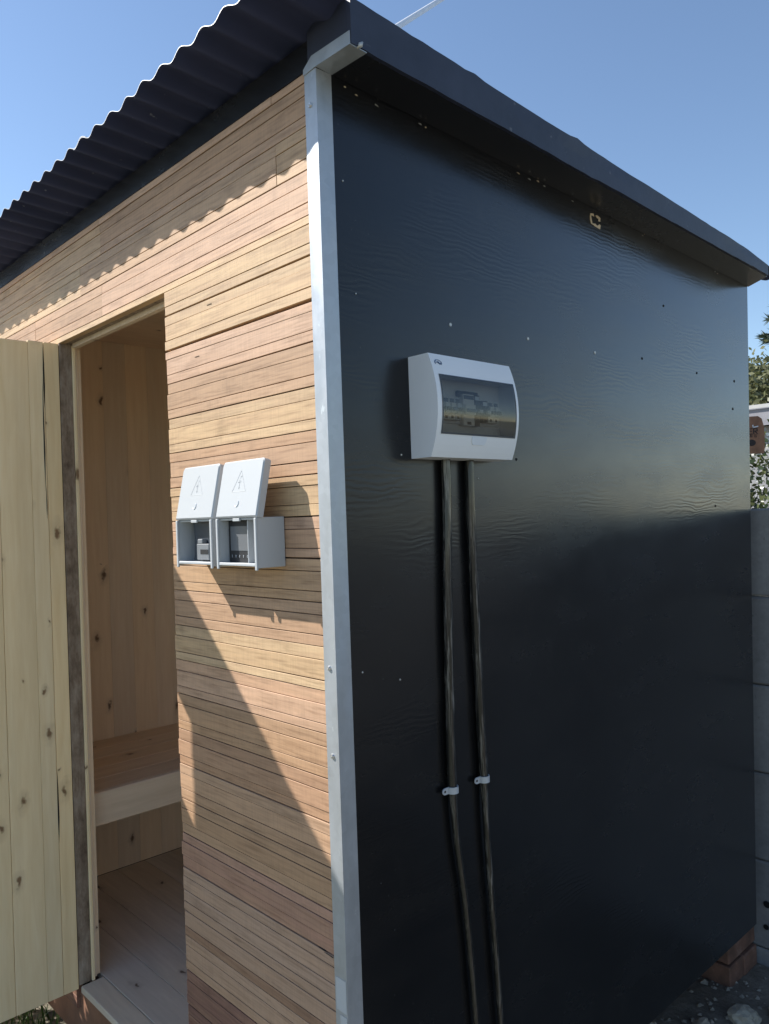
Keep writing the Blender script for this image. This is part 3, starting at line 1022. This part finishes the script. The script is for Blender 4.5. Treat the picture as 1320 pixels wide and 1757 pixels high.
def saddle(y, z, label):
    t = thing('conduit_saddle', label, 'pipe clip', (0.0, y, z), 'white saddles on the conduits')
    s = MB()
    w = 0.0135
    r0, r1 = 0.0105, 0.0126
    ang = [math.radians(-8 + 196 * i / 14) for i in range(15)]
    prof_o = [(0.0125 + r1 * math.sin(a), r1 * math.cos(a)) for a in ang]
    prof_i = [(0.0125 + r0 * math.sin(a), r0 * math.cos(a)) for a in ang]
    k = len(ang)
    vs = []
    for zz in (-w / 2, w / 2):
        vs += [(p, y + q, z + zz) for p, q in prof_o] + [(p, y + q, z + zz) for p, q in prof_i]
    fs = []
    for i in range(k - 1):
        fs += [(i, i + 1, 2 * k + i + 1, 2 * k + i), (k + i, 3 * k + i, 3 * k + i + 1, k + i + 1), (i, k + i, k + i + 1, i + 1), (2 * k + i, 2 * k + i + 1, 3 * k + i + 1, 3 * k + i)]
    s.add(vs, fs)
    # tab with rounded end, towards the corner
    tab = [(y - r0 + 0.001, z + w / 2), (y - 0.022, z + w / 2)] + [(y - 0.022 - 0.0068 * math.sin(a), z + 0.0068 * math.cos(a)) for a in [math.pi * i / 8 for i in range(1, 8)]] + [(y - 0.022, z - w / 2), (y - r0 + 0.001, z - w / 2)]
    s.prism([(0.0098, p, q) for p, q in tab], [(0.0122, p, q) for p, q in tab])
    # far foot
    s.box(0.0008, 0.004, y + r0, y + r1 + 0.004, z - w / 2, z + w / 2 + 0.009)
    s.build('band', 'white_plastic', t)
    disc((0.0122, y - 0.0225, z), 0.0028, (1, 0, 0), 0.0006).build('screw_hole', 'dark_hole', t)


saddle(0.2885, 0.853, 'white saddle clip on the conduit nearer the corner')
saddle(0.3893, 0.850, 'white saddle clip on the conduit farther from the corner')

# ------------------------------------------------------------------ two lidded boxes on the slats
def socket_box(x0, x1, label):
    yf = -0.066
    z0, z1 = 1.3315, 1.4300
    t = thing('weatherproof_box', label, 'electrical box', ((x0 + x1) / 2, 0.0, z0), 'lidded boxes on the slat wall')
    th = 0.0045
    h = MB()
    h.box(x0, x0 + th, yf, -0.001, z0, z1)
    h.box(x1 - th, x1, yf, -0.001, z0, z1)
    h.box(x0 + th, x1 - th, yf + 0.003, -0.001, z1 - th, z1 - 0.0004)
    h.box(x0 + th, x1 - th, yf + 0.001, -0.001, z0 + 0.004, z0 + 0.004 + th)
    h.box(x0 + th, x1 - th, -0.006, -0.001, z0 + 0.009, z1 - th)
    # rounded lips at the corners of the mouth
    h.box(x0 - 0.0018, x0 + 0.0058, yf - 0.004, yf + 0.0001, z0 - 0.004, z1 - 0.001)
    h.box(x1 - 0.0058, x1 + 0.0018, yf - 0.004, yf + 0.0001, z0 - 0.004, z1 - 0.001)
    h.box(x0 + 0.006, x1 - 0.006, yf - 0.003, yf + 0.0008, z0 + 0.0035, z0 + 0.0095)
    h.build('housing', 'white_plastic', t, bevel=0.0011)
    # lid swung up, leaning back towards the wall
    hinge = Vector(((x0 + x1) / 2, yf - 0.001, z1 + 0.001))
    a = math.radians(12)
    U = Vector((1, 0, 0))
    V = Vector((0, math.sin(a), math.cos(a)))
    Nn = Vector((0, -math.cos(a), math.sin(a)))
    W, H = (x1 - x0) + 0.006, 0.117

    def lp(u, v, n_):
        return hinge + U * u + V * v + Nn * n_

    def rr_(inset):
        w2 = W / 2 - inset
        r = 0.007
        pts = [(-w2, 0.0 + inset), (w2, 0.0 + inset)]
        for i in range(5):
            q = math.pi / 2 * i / 4
            pts.append((w2 - r + r * math.cos(q), H - inset - r + r * math.sin(q)))
        for i in range(5):
            q = math.pi / 2 + math.pi / 2 * i / 4
            pts.append((-w2 + r + r * math.cos(q), H - inset - r + r * math.sin(q)))
        return pts
    ld = MB()
    p0, p1 = rr_(0.0), rr_(0.0028)
    k = len(p0)
    vs = [lp(u, v, -0.014) for u, v in p0] + [lp(u, v, 0.0) for u, v in p0] + [lp(u, v, 0.0024) for u, v in p1]
    fs = [(i, (i + 1) % k, k + (i + 1) % k, k + i) for i in range(k)] + [(k + i, k + (i + 1) % k, 2 * k + (i + 1) % k, 2 * k + i) for i in range(k)]
    fs += [tuple(range(2 * k, 3 * k)), tuple(range(k - 1, -1, -1))]
    ld.add(vs, fs)
    lid = ld.build('lid', 'white_plastic', t)
    lid['label'] = 'raised lid with a lightning warning triangle'
    # embossed triangle and bolt
    e = 0.00225
    A, B, C_ = (-0.024, 0.052), (0.024, 0.052), (0.0, 0.095)
    wt = MB()
    for p, q in ((A, B), (B, C_), (C_, A)):
        wt.tube([lp(p[0], p[1], e), lp(q[0], q[1], e)], 0.0006, 6)
    wt.build('warning_triangle', 'white_plastic', lid)
    bl = [(0.0025, 0.084), (-0.0055, 0.070), (0.0005, 0.0715), (-0.0015, 0.0575), (0.0015, 0.0605)]
    bolt = MB()
    bolt.tube([lp(u, v, e) for u, v in bl], 0.0006, 6)
    bolt.tube([lp(u + 0.004, v + 0.001, e) for u, v in bl[:3]], 0.0006, 6)
    bolt.build('lightning_mark', 'white_plastic', lid)
    # finger recess: a raised half moon
    fm = MB()
    fm.tube([lp(-0.001 + 0.0062 * math.cos(q), 0.029 + 0.0075 * math.sin(q), 0.0026) for q in [math.radians(d) for d in range(-150, 60, 15)]], [0.0004] + [0.0012] * 12 + [0.0004], 6)
    fm.build('finger_grip', 'pale_grey_plastic', lid)
    # hinge tab
    MB().box((x0 + x1) / 2 - 0.012, (x0 + x1) / 2 + 0.012, yf - 0.0015, yf + 0.0025, z1 - 0.0065, z1 - 0.0006).build('hinge', 'white_plastic', t, bevel=0.0006)
    return t


rb_ = socket_box(-0.2875, -0.1455, 'white lidded box next to the corner holding a digital display')
# controller inside the right box
ct = MB().box(-0.2795, -0.1955, -0.045, -0.008, 1.3405, 1.4245).build('controller', 'black_plastic', rb_, bevel=0.0012)
ct['label'] = 'black controller with grey display'
MB().box(-0.2715, -0.2075, -0.0458, -0.0452, 1.3640, 1.4135).build('display', 'screen', ct)
for k in range(5):
    xk = -0.2680 + k * 0.0138
    q = MB()
    q.box(xk - 0.0006, xk + 0.0006, -0.0458, -0.0452, 1.3500, 1.3550)
    q.tube([(xk, -0.0456, 1.3555), (xk + 0.0017, -0.0456, 1.3540), (xk, -0.0456, 1.3525)], 0.0005, 5)
    q.build('key_mark', 'grey_plastic', ct)
MB().box(-0.1948, -0.1920, -0.056, -0.008, 1.3400, 1.4255).build('divider', 'white_plastic', rb_, bevel=0.0006)
MB().box(-0.1895, -0.1545, -0.030, -0.008, 1.3420, 1.4245).build('dark_insert', 'dark_grey_plastic', rb_, bevel=0.001)

lb_ = socket_box(-0.4530, -0.3080, 'white lidded box next to the doorway holding a grey socket')
ins = MB()
n_ = 8
cur = [(-0.4285 + 0.004 * math.sin(math.pi * i / n_), 1.3420 + (1.4245 - 1.3420) * i / n_) for i in range(n_ + 1)]
ring0 = [(p, -0.041, q) for p, q in cur] + [(-0.3135, -0.041, 1.4245), (-0.3135, -0.041, 1.3420)]
ring1 = [(p, -0.008, q) for p, q in cur] + [(-0.3135, -0.008, 1.4245), (-0.3135, -0.008, 1.3420)]
ins.prism(ring0, ring1)
ins.build('insert', 'dark_grey_plastic', lb_)
sk_ = MB()
sk_.box(-0.395, -0.345, -0.054, -0.0412, 1.3435, 1.3780)
sk_.box(-0.392, -0.372, -0.0535, -0.0412, 1.3782, 1.3880)
so_ = sk_.build('socket', 'socket_grey', lb_, bevel=0.0015)
MB().box(-0.379, -0.347, -0.0546, -0.0542, 1.3560, 1.3660).build('socket_slot', 'black_plastic', so_)

# ------------------------------------------------------------------ bricks under the shed
def pier(x0, y0, courses, label, zt=-0.004):
    t = thing('brick_pier', label, 'bricks', (x0 + 0.11, y0 + 0.11, GZ), 'brick piers under the shed')
    z = zt
    rr = random.Random(int(x0 * 10 + y0 * 100))
    for c in range(courses):
        for k in range(2):
            if c % 2 == 0:
                bx_ = (x0, x0 + 0.218, y0 + k * 0.112, y0 + k * 0.112 + 0.106)
            else:
                bx_ = (x0 + k * 0.112, x0 + k * 0.112 + 0.106, y0, y0 + 0.218)
            j = rr.uniform(-0.006, 0.006)
            MB().box(bx_[0] + j, bx_[1] + j, bx_[2] - j, bx_[3] - j, z - 0.071, z).build('brick', 'brick_clay', t, bevel=0.004)
        z -= 0.076
    return t


pier(-0.290, 1.742, 3, 'rough red brick pier under the back corner of the black wall', -0.004)
pier(-0.25, 0.08, 2, 'brick pier under the front corner beside the steel angle', -0.137)
pier(-1.95, 0.08, 2, 'brick pier under the front corner beyond the doorway', -0.137)
pier(-1.95, 1.535, 2, 'brick pier under the far back corner', -0.137)

# ------------------------------------------------------------------ concrete panel fence behind
fence = thing('concrete_fence', 'grey precast concrete panel fence behind the black wall', 'fence', (0, 1.99, GZ))
FY = 1.97
PHT = 0.3155
tops = [1.405 - PHT * i for i in range(6)]
pm = None
for b_ in range(-6, 7):
    xc = b_ * 1.62
    for i, zt in enumerate(tops):
        if pm is None:
            o = MB().box(-0.744, 0.744, FY, FY + 0.045, -PHT + 0.004, 0).build('panel', 'concrete', fence, bevel=0.006)
            pm = o
        else:
            o = pm.copy()
            col.objects.link(o)
        o.location = (xc, random.uniform(-0.003, 0.003), zt - GZ)
    # vertex z were shifted by the fence origin; copies keep it
po = None
for b_ in range(-7, 7):
    xc = b_ * 1.62 + 0.81
    if po is None:
        po = MB().box(-0.064, 0.064, FY - 0.035, FY + 0.08, GZ - 0.1, 1.45).build('post', 'concrete', fence, bevel=0.008)
        o = po
    else:
        o = po.copy()
        col.objects.link(o)
    o.location = (xc, 0, 0)
pm.data.transform(Matrix.Translation((0, 0, GZ)))
for xh, zh, r_ in ((-0.030, -0.006, 0.013), (-0.036, -0.088, 0.010)):
    disc((xh, FY - 0.0045, zh), r_, (0, -1, 0), 0.0006, 9).build('pit', 'dark_hole', fence)

# ------------------------------------------------------------------ stones by the brick pier
def stone(c, r, label, seed, mt='stone', flat=0.6):
    bm = bmesh.new()
    bmesh.ops.create_icosphere(bm, subdivisions=3, radius=r)
    for v in bm.verts:
        d = v.co.normalized()
        k = 1 + 0.35 * noise.noise(d * 1.6 + Vector((seed, 0, 0))) + 0.2 * noise.noise(d * 3.4 + Vector((0, seed, 0))) + 0.07 * noise.noise(d * 9)
        v.co = Vector((d.x * r * k * 1.15, d.y * r * k * 0.9, d.z * r * k * flat))
    me = bpy.data.meshes.new('stone')
    bm.to_mesh(me)
    bm.free()
    me.materials.append(M[mt])
    o = bpy.data.objects.new('stone', me)
    link(o, None, c)
    o.rotation_euler = (0.1 * seed, 0.05 * seed, seed)
    tag(o, label, 'stone', 'loose stones beside the brick pier')
    return o


stone((0.03, 1.60, GZ + 0.014), 0.042, 'largest pale loose stone on the ground below the black wall', 1.0)
stone((0.105, 1.70, GZ + 0.016), 0.038, 'pale stone on the ground at the right edge', 2.3)
stone((0.075, 1.87, GZ + 0.012), 0.03, 'small stone against the foot of the concrete fence', 3.1)
stone((-0.05, 1.47, GZ + 0.01), 0.03, 'small dark stone just under the edge of the black wall', 4.4, 'gravel')
stone((0.14, 1.50, GZ + 0.010), 0.026, 'stone farthest from the black wall', 5.2, 'gravel')
gv = MB()
rg = random.Random(21)
for k in range(1500):
    x = rg.uniform(-0.35, 0.9)
    y = rg.uniform(0.3, 1.96)
    r = rg.uniform(0.003, 0.012) * (1 if rg.random() < 0.9 else 1.7)
    h = noise.noise(Vector((x * 1.7, y * 1.7, 3))) * 0.02 + noise.noise(Vector((x * 7, y * 7, 1))) * 0.012
    c = Vector((x, y, GZ + h + r * 0.2))
    q = [Vector((rg.uniform(0.6, 1.2), 0, 0)), Vector((0, rg.uniform(0.6, 1.2), 0)), Vector((-rg.uniform(0.6, 1.2), 0, 0)), Vector((0, -rg.uniform(0.6, 1.2), 0)), Vector((0, 0, rg.uniform(0.4, 0.9))), Vector((0, 0, -0.5))]
    an = rg.uniform(0, 6.28)
    mt = Matrix.Rotation(an, 3, 'Z')
    gv.add([c + (mt @ p) * r for p in q], [(0, 1, 4), (1, 2, 4), (2, 3, 4), (3, 0, 4), (1, 0, 5), (2, 1, 5), (3, 2, 5), (0, 3, 5)])
go = gv.build('gravel', 'gravel', fix=False)
tag(go, 'loose grit and rubble on the soil along the black wall', 'gravel', kind='stuff')

# ------------------------------------------------------------------ grass by the doorway
gs = MB()
for k in range(9000):
    x = rg.uniform(-4.2, -1.15)
    y = rg.uniform(-2.2, 0.05) if rg.random() < 0.7 else rg.uniform(-0.4, 0.05)
    if x > -1.3 and y > -0.02:
        continue
    z = GZ - 0.01
    hgt = rg.uniform(0.03, 0.10)
    an = rg.uniform(0, 6.28)
    d = Vector((math.cos(an), math.sin(an), 0))
    w = Vector((-d.y, d.x, 0)) * rg.uniform(0.0015, 0.004)
    p = Vector((x, y, z))
    gs.add([p - w, p + w, p + d * hgt * 0.25 + w * 0.7 + Vector((0, 0, hgt * 0.7)), p + d * hgt * 0.25 - w * 0.7 + Vector((0, 0, hgt * 0.7)), p + d * hgt * 0.6 + Vector((0, 0, hgt))], [(0, 1, 2, 3), (3, 2, 4)])
gso = gs.build('grass', 'grass_blade', fix=False)
tag(gso, 'dark green grass below the open door', 'grass', kind='stuff')

# low bush, mostly unseen, added behind the door to shade the wall foot
bu = thing('added_shade_bush', 'low green bush added behind the open door to shade the wall foot', 'bush', (-2.1, -0.55, GZ))
bst, blf, bp = MB(), MB(), []
for k in range(46):
    c = Vector((rg.uniform(-2.65, -1.62), rg.uniform(-0.95, -0.22), rg.uniform(GZ + 0.06, 0.52)))
    bst.tube([(c.x * 0.5 - 1.05, c.y * 0.5 - 0.27, GZ), c], [0.008, 0.003], 5)
    for j in range(150):
        bp.append(c + Vector((rg.gauss(0, 0.075), rg.gauss(0, 0.075), rg.gauss(0, 0.06))))
bst.build('stems', 'bark', bu, fix=False)
# ------------------------------------------------------------------ beyond the fence
def leaf_cloud(mb, pts, r, size, rnd, aspect=2.0, up=0.0):
    for c in pts:
        a = Vector((rnd.gauss(0, 1), rnd.gauss(0, 1), rnd.gauss(0, 1) + up)).normalized()
        b = a.cross(Vector((rnd.gauss(0, 1), rnd.gauss(0, 1), rnd.gauss(0, 1)))).normalized()
        s = size * rnd.uniform(0.6, 1.3)
        p = Vector(c)
        mb.add([p - a * s * aspect / 2, p + b * s / 2, p + a * s * aspect / 2, p - b * s / 2], [(0, 1, 2, 3)])


leaf_cloud(blf, bp, 0, 0.03, rg, 1.8)
blf.build('crown', 'glossy_leaf', bu, fix=False)

# leafy shrub with pale specks
rs = random.Random(31)
sh = thing('leafy_shrub', 'leafy shrub with white specks above the concrete fence', 'shrub', (-0.75, 4.2, GZ))
st = MB()
for k in range(9):
    a = rs.uniform(0, 6.28)
    b0 = Vector((-0.75 + 0.15 * math.cos(a), 4.2 + 0.15 * math.sin(a), GZ))
    b1 = b0 + Vector((rs.uniform(-0.5, 0.5), rs.uniform(-0.4, 0.4), rs.uniform(1.2, 2.0)))
    st.tube([b0, (b0 + b1) / 2 + Vector((rs.uniform(-.1, .1), rs.uniform(-.1, .1), 0)), b1], [0.018, 0.012, 0.004], 6)
st.build('stems', 'bark', sh)
lf, fw = MB(), MB()
lp_, fp_ = [], []
for k in range(70):
    c = Vector((rs.uniform(-1.75, 0.55), rs.uniform(3.75, 4.9), rs.uniform(0.2, 1.86)))
    for j in range(360):
        p = c + Vector((rs.gauss(0, 0.13), rs.gauss(0, 0.12), rs.gauss(0, 0.11)))
        lp_.append(p)
    if rs.random() < 0.75:
        for j in range(40):
            fp_.append(c + Vector((rs.gauss(0, 0.11), rs.gauss(0, 0.1) - 0.06, rs.gauss(0, 0.1))))
leaf_cloud(lf, lp_, 0, 0.024, rs, 1.8)
leaf_cloud(fw, fp_, 0, 0.024, rs, 1.3)
lf.build('crown', 'glossy_leaf', sh, fix=False)
fw.build('specks', 'pale_speck', sh, fix=False)  # pale leaf-sized quads scattered through the clumps

# rusty sign in front of the shrub
sg_c = Vector((-0.675, 3.345, 1.79))
ux = Vector((0.0208, 0.0221, 0.0)).normalized()
ux = Vector((0.80, 0.60, 0)).normalized()
uz = Vector((0, 0, 1))
un = ux.cross(uz)
if un.dot(CAM - sg_c) < 0:
    un = -un
right = Vector((-0.5385, 3.437, 1.79))
sign = thing('garden_sign', 'rust brown steel sign with partly hidden lettering', 'sign', (right.x - 0.14, right.y - 0.1, GZ))


def sp(u, v, e=0.0):                         # u leftwards is negative from the right edge, v from the centre height
    return right + ux * u + uz * v + un * e


ol = [(-0.30, 0.096), (-0.03, 0.1), (-0.012, 0.085), (-0.002, 0.04), (0.0, 0.0), (-0.002, -0.07), (-0.006, -0.1), (-0.30, -0.1)]
MB().prism([sp(u, v, -0.003) for u, v in ol], [sp(u, v, 0) for u, v in ol]).build('plate', 'corten', sign)
MB().tube([sp(-0.15, -0.11, -0.02), (sp(-0.15, 0, -0.02).x, sp(-0.15, 0, -0.02).y, GZ)], 0.014, 8).build('stake', 'bark', sign)


def ribbon(mb, pts, w, e=0.0016):
    for i in range(len(pts) - 1):
        a, b = Vector((*pts[i], 0)), Vector((*pts[i + 1], 0))
        d = (b - a).normalized()
        nn = Vector((-d.y, d.x, 0)) * w / 2
        q = [a - nn - d * w * 0.3, b - nn + d * w * 0.3, b + nn + d * w * 0.3, a + nn - d * w * 0.3]
        mb.prism([sp(p.x, p.y, 0.0003) for p in q], [sp(p.x, p.y, e) for p in q])


wl = MB(); ribbon(wl, [(-0.0585, 0.052), (-0.0560, 0.041), (-0.0330, 0.045)], 0.006)
wl.build('white_letter', 'sign_white', sign)
dk = MB()


def letter(ch, u, v, h):
    w = h * 0.62
    S = {'E': [[(w, 0), (0, 0), (0, h), (w, h)], [(0, h / 2), (w * 0.8, h / 2)]],
         'R': [[(0, 0), (0, h), (w, h * 0.95), (w, h * 0.55), (0, h * 0.5)], [(w * 0.4, h * 0.5), (w, 0)]],
         'N': [[(0, 0), (0, h), (w, 0), (w, h)]],
         'G': [[(w, h), (0, h), (0, 0), (w, 0), (w, h * 0.5), (w * 0.5, h * 0.5)]]}[ch]
    for path in S:
        ribbon(dk, [(u + a, v + b) for a, b in path], h * 0.17)


letter('E', -0.0790, 0.006, 0.028); letter('R', -0.0545, 0.006, 0.028)
letter('N', -0.0720, -0.0110, 0.013); letter('G', -0.0500, -0.0110, 0.013)
dd = [(-0.068 + 0.022 * math.cos(a), -0.041 + 0.0135 * math.sin(a) * 1.3) for a in [2 * math.pi * i / 16 for i in range(16)]]
dk.prism([sp(u, v, 0.0003) for u, v in dd], [sp(u, v, 0.0014) for u, v in dd])
dk.build('lettering', 'sign_dark', sign)

# grey outbuilding farther back
ob = thing('outbuilding', 'low grey outbuilding with pale roof edge behind the shrub', 'building', (-2.5, 9.5, GZ))
MB().box(-7.0, 0.6, 8.4, 11.0, GZ, 2.30).build('wall', 'plaster_grey', ob)
rf = MB().prism([(-7.2, 8.25, 2.3), (-7.2, 8.25, 2.49), (-7.2, 11.2, 2.9), (-7.2, 11.2, 2.71)], [(0.8, 8.25, 2.3), (0.8, 8.25, 2.49), (0.8, 11.2, 2.9), (0.8, 11.2, 2.71)]).build('roof', 'fibre_cement', ob)
MB().box(-7.2, 0.8, 8.22, 8.2485, 2.495, 2.535).build('roof_edge', 'roof_trim', rf)

# trees
def conifer(base, h, label, seed):
    r = random.Random(seed)
    t = thing('conifer_tree', label, 'tree', base)
    b = Vector(base)
    MB().tube([b, b + Vector((0.03, 0, h * 0.5)), b + Vector((0, 0, h))], [h * 0.028, h * 0.016, 0.01], 8).build('trunk', 'bark', t, smooth=True)
    nd = MB()
    lim = MB()
    z = 0.8
    while z < h * 0.985:
        L = (h - z) * 0.34 + 0.12
        for k in range(7):
            a = r.uniform(0, 6.28)
            d = Vector((math.cos(a), math.sin(a), r.uniform(0.05, 0.4)))
            ln = L * r.uniform(0.55, 1.15)
            p0 = b + Vector((0, 0, z + r.uniform(-0.1, 0.1)))
            p1 = p0 + d * ln
            lim.tube([p0, p1], [0.018, 0.003], 5)
            n = int(50 + ln * 110)
            for j in range(n):
                f = (0.12 + 0.88 * j / n)
                p = p0 + d * ln * f + Vector((r.gauss(0, 0.05), r.gauss(0, 0.05), r.gauss(0, 0.05))) * (1.3 - f)
                q = (d + Vector((r.gauss(0, 0.6), r.gauss(0, 0.6), r.gauss(0.1, 0.5)))).normalized()
                wv = q.cross(Vector((r.gauss(0, 1), r.gauss(0, 1), r.gauss(0, 1)))).normalized() * 0.016
                s = r.uniform(0.09, 0.2)
                nd.add([p - wv, p + wv, p + q * s], [(0, 1, 2)])
        z += 0.16 + 0.01 * h
    lim.build('branches', 'bark', t, fix=False)
    nd.build('crown', 'conifer_needle', t, fix=False)


def broad(base, h, rad, label, seed, mat, size, nclump=55, per=130):
    r = random.Random(seed)
    t = thing('broadleaf_tree', label, 'tree', base)
    b = Vector(base)
    tk = MB().tube([b, b + Vector((0.05, 0.02, h * 0.3)), b + Vector((0, 0, h * 0.6))], [0.13, 0.1, 0.05], 8)
    lf = MB()
    pts = []
    for k in range(nclump):
        th, ph = r.uniform(0, 6.28), math.acos(r.uniform(-0.7, 1))
        rr = rad * r.uniform(0.35, 1.0)
        c = b + Vector((rr * math.sin(ph) * math.cos(th), rr * math.sin(ph) * math.sin(th), h * 0.62 + rr * 0.75 * math.cos(ph)))
        tk.tube([b + Vector((0, 0, h * 0.4)), c], [0.03, 0.006], 5)
        for j in range(per):
            pts.append(c + Vector((r.gauss(0, 0.2), r.gauss(0, 0.2), r.gauss(0, 0.17))) * rad * 0.75)
    tk.build('trunk', 'bark', t, fix=False)
    leaf_cloud(lf, pts, 0, size, r, 1.9)
    lf.build('crown', mat, t, fix=False)


conifer((-3.93, 14.0, GZ), 6.0, 'blue green conifer at the right edge of the view', 41)
broad((-4.2, 12.6, GZ), 4.3, 1.7, 'olive green bushy tree in front of the conifer', 42, 'olive_leaf', 0.052, 70, 520)
broad((-2.0, 13.0, GZ), 3.6, 1.4, 'bushy tree standing to the right of the conifer', 43, 'olive_leaf', 0.052, 50, 400)

# ------------------------------------------------------------------ slanting stay pipe on the roof
A = CAM + (RT * ((675 - 660) / 1354.08) + DN * ((50 - 878.5) / 1354.08) + FW) * 2.20
B = CAM + (RT * ((742 - 660) / 1354.08) + DN * ((8 - 878.5) / 1354.08) + FW) * 2.72
dcb = (B - A).normalized()
s0 = -(A.z - rz(A.y) - 0.02) / (dcb.z + 0.057 * dcb.y)
root_pt = A + dcb * s0
sp_t = thing('stay_pipe', 'slim galvanised pipe slanting up from the roof into the sky', 'pipe', root_pt)
MB().tube([root_pt + dcb * (2.6 * i / 8) for i in range(9)], 0.0088, 12).build('pipe', 'cable_sheath', sp_t, smooth=True)
MB().box(root_pt.x - 0.045, root_pt.x + 0.045, root_pt.y - 0.045, root_pt.y + 0.045, root_pt.z - 0.006, root_pt.z + 0.002).build('foot_plate', 'steel', sp_t, bevel=0.001)
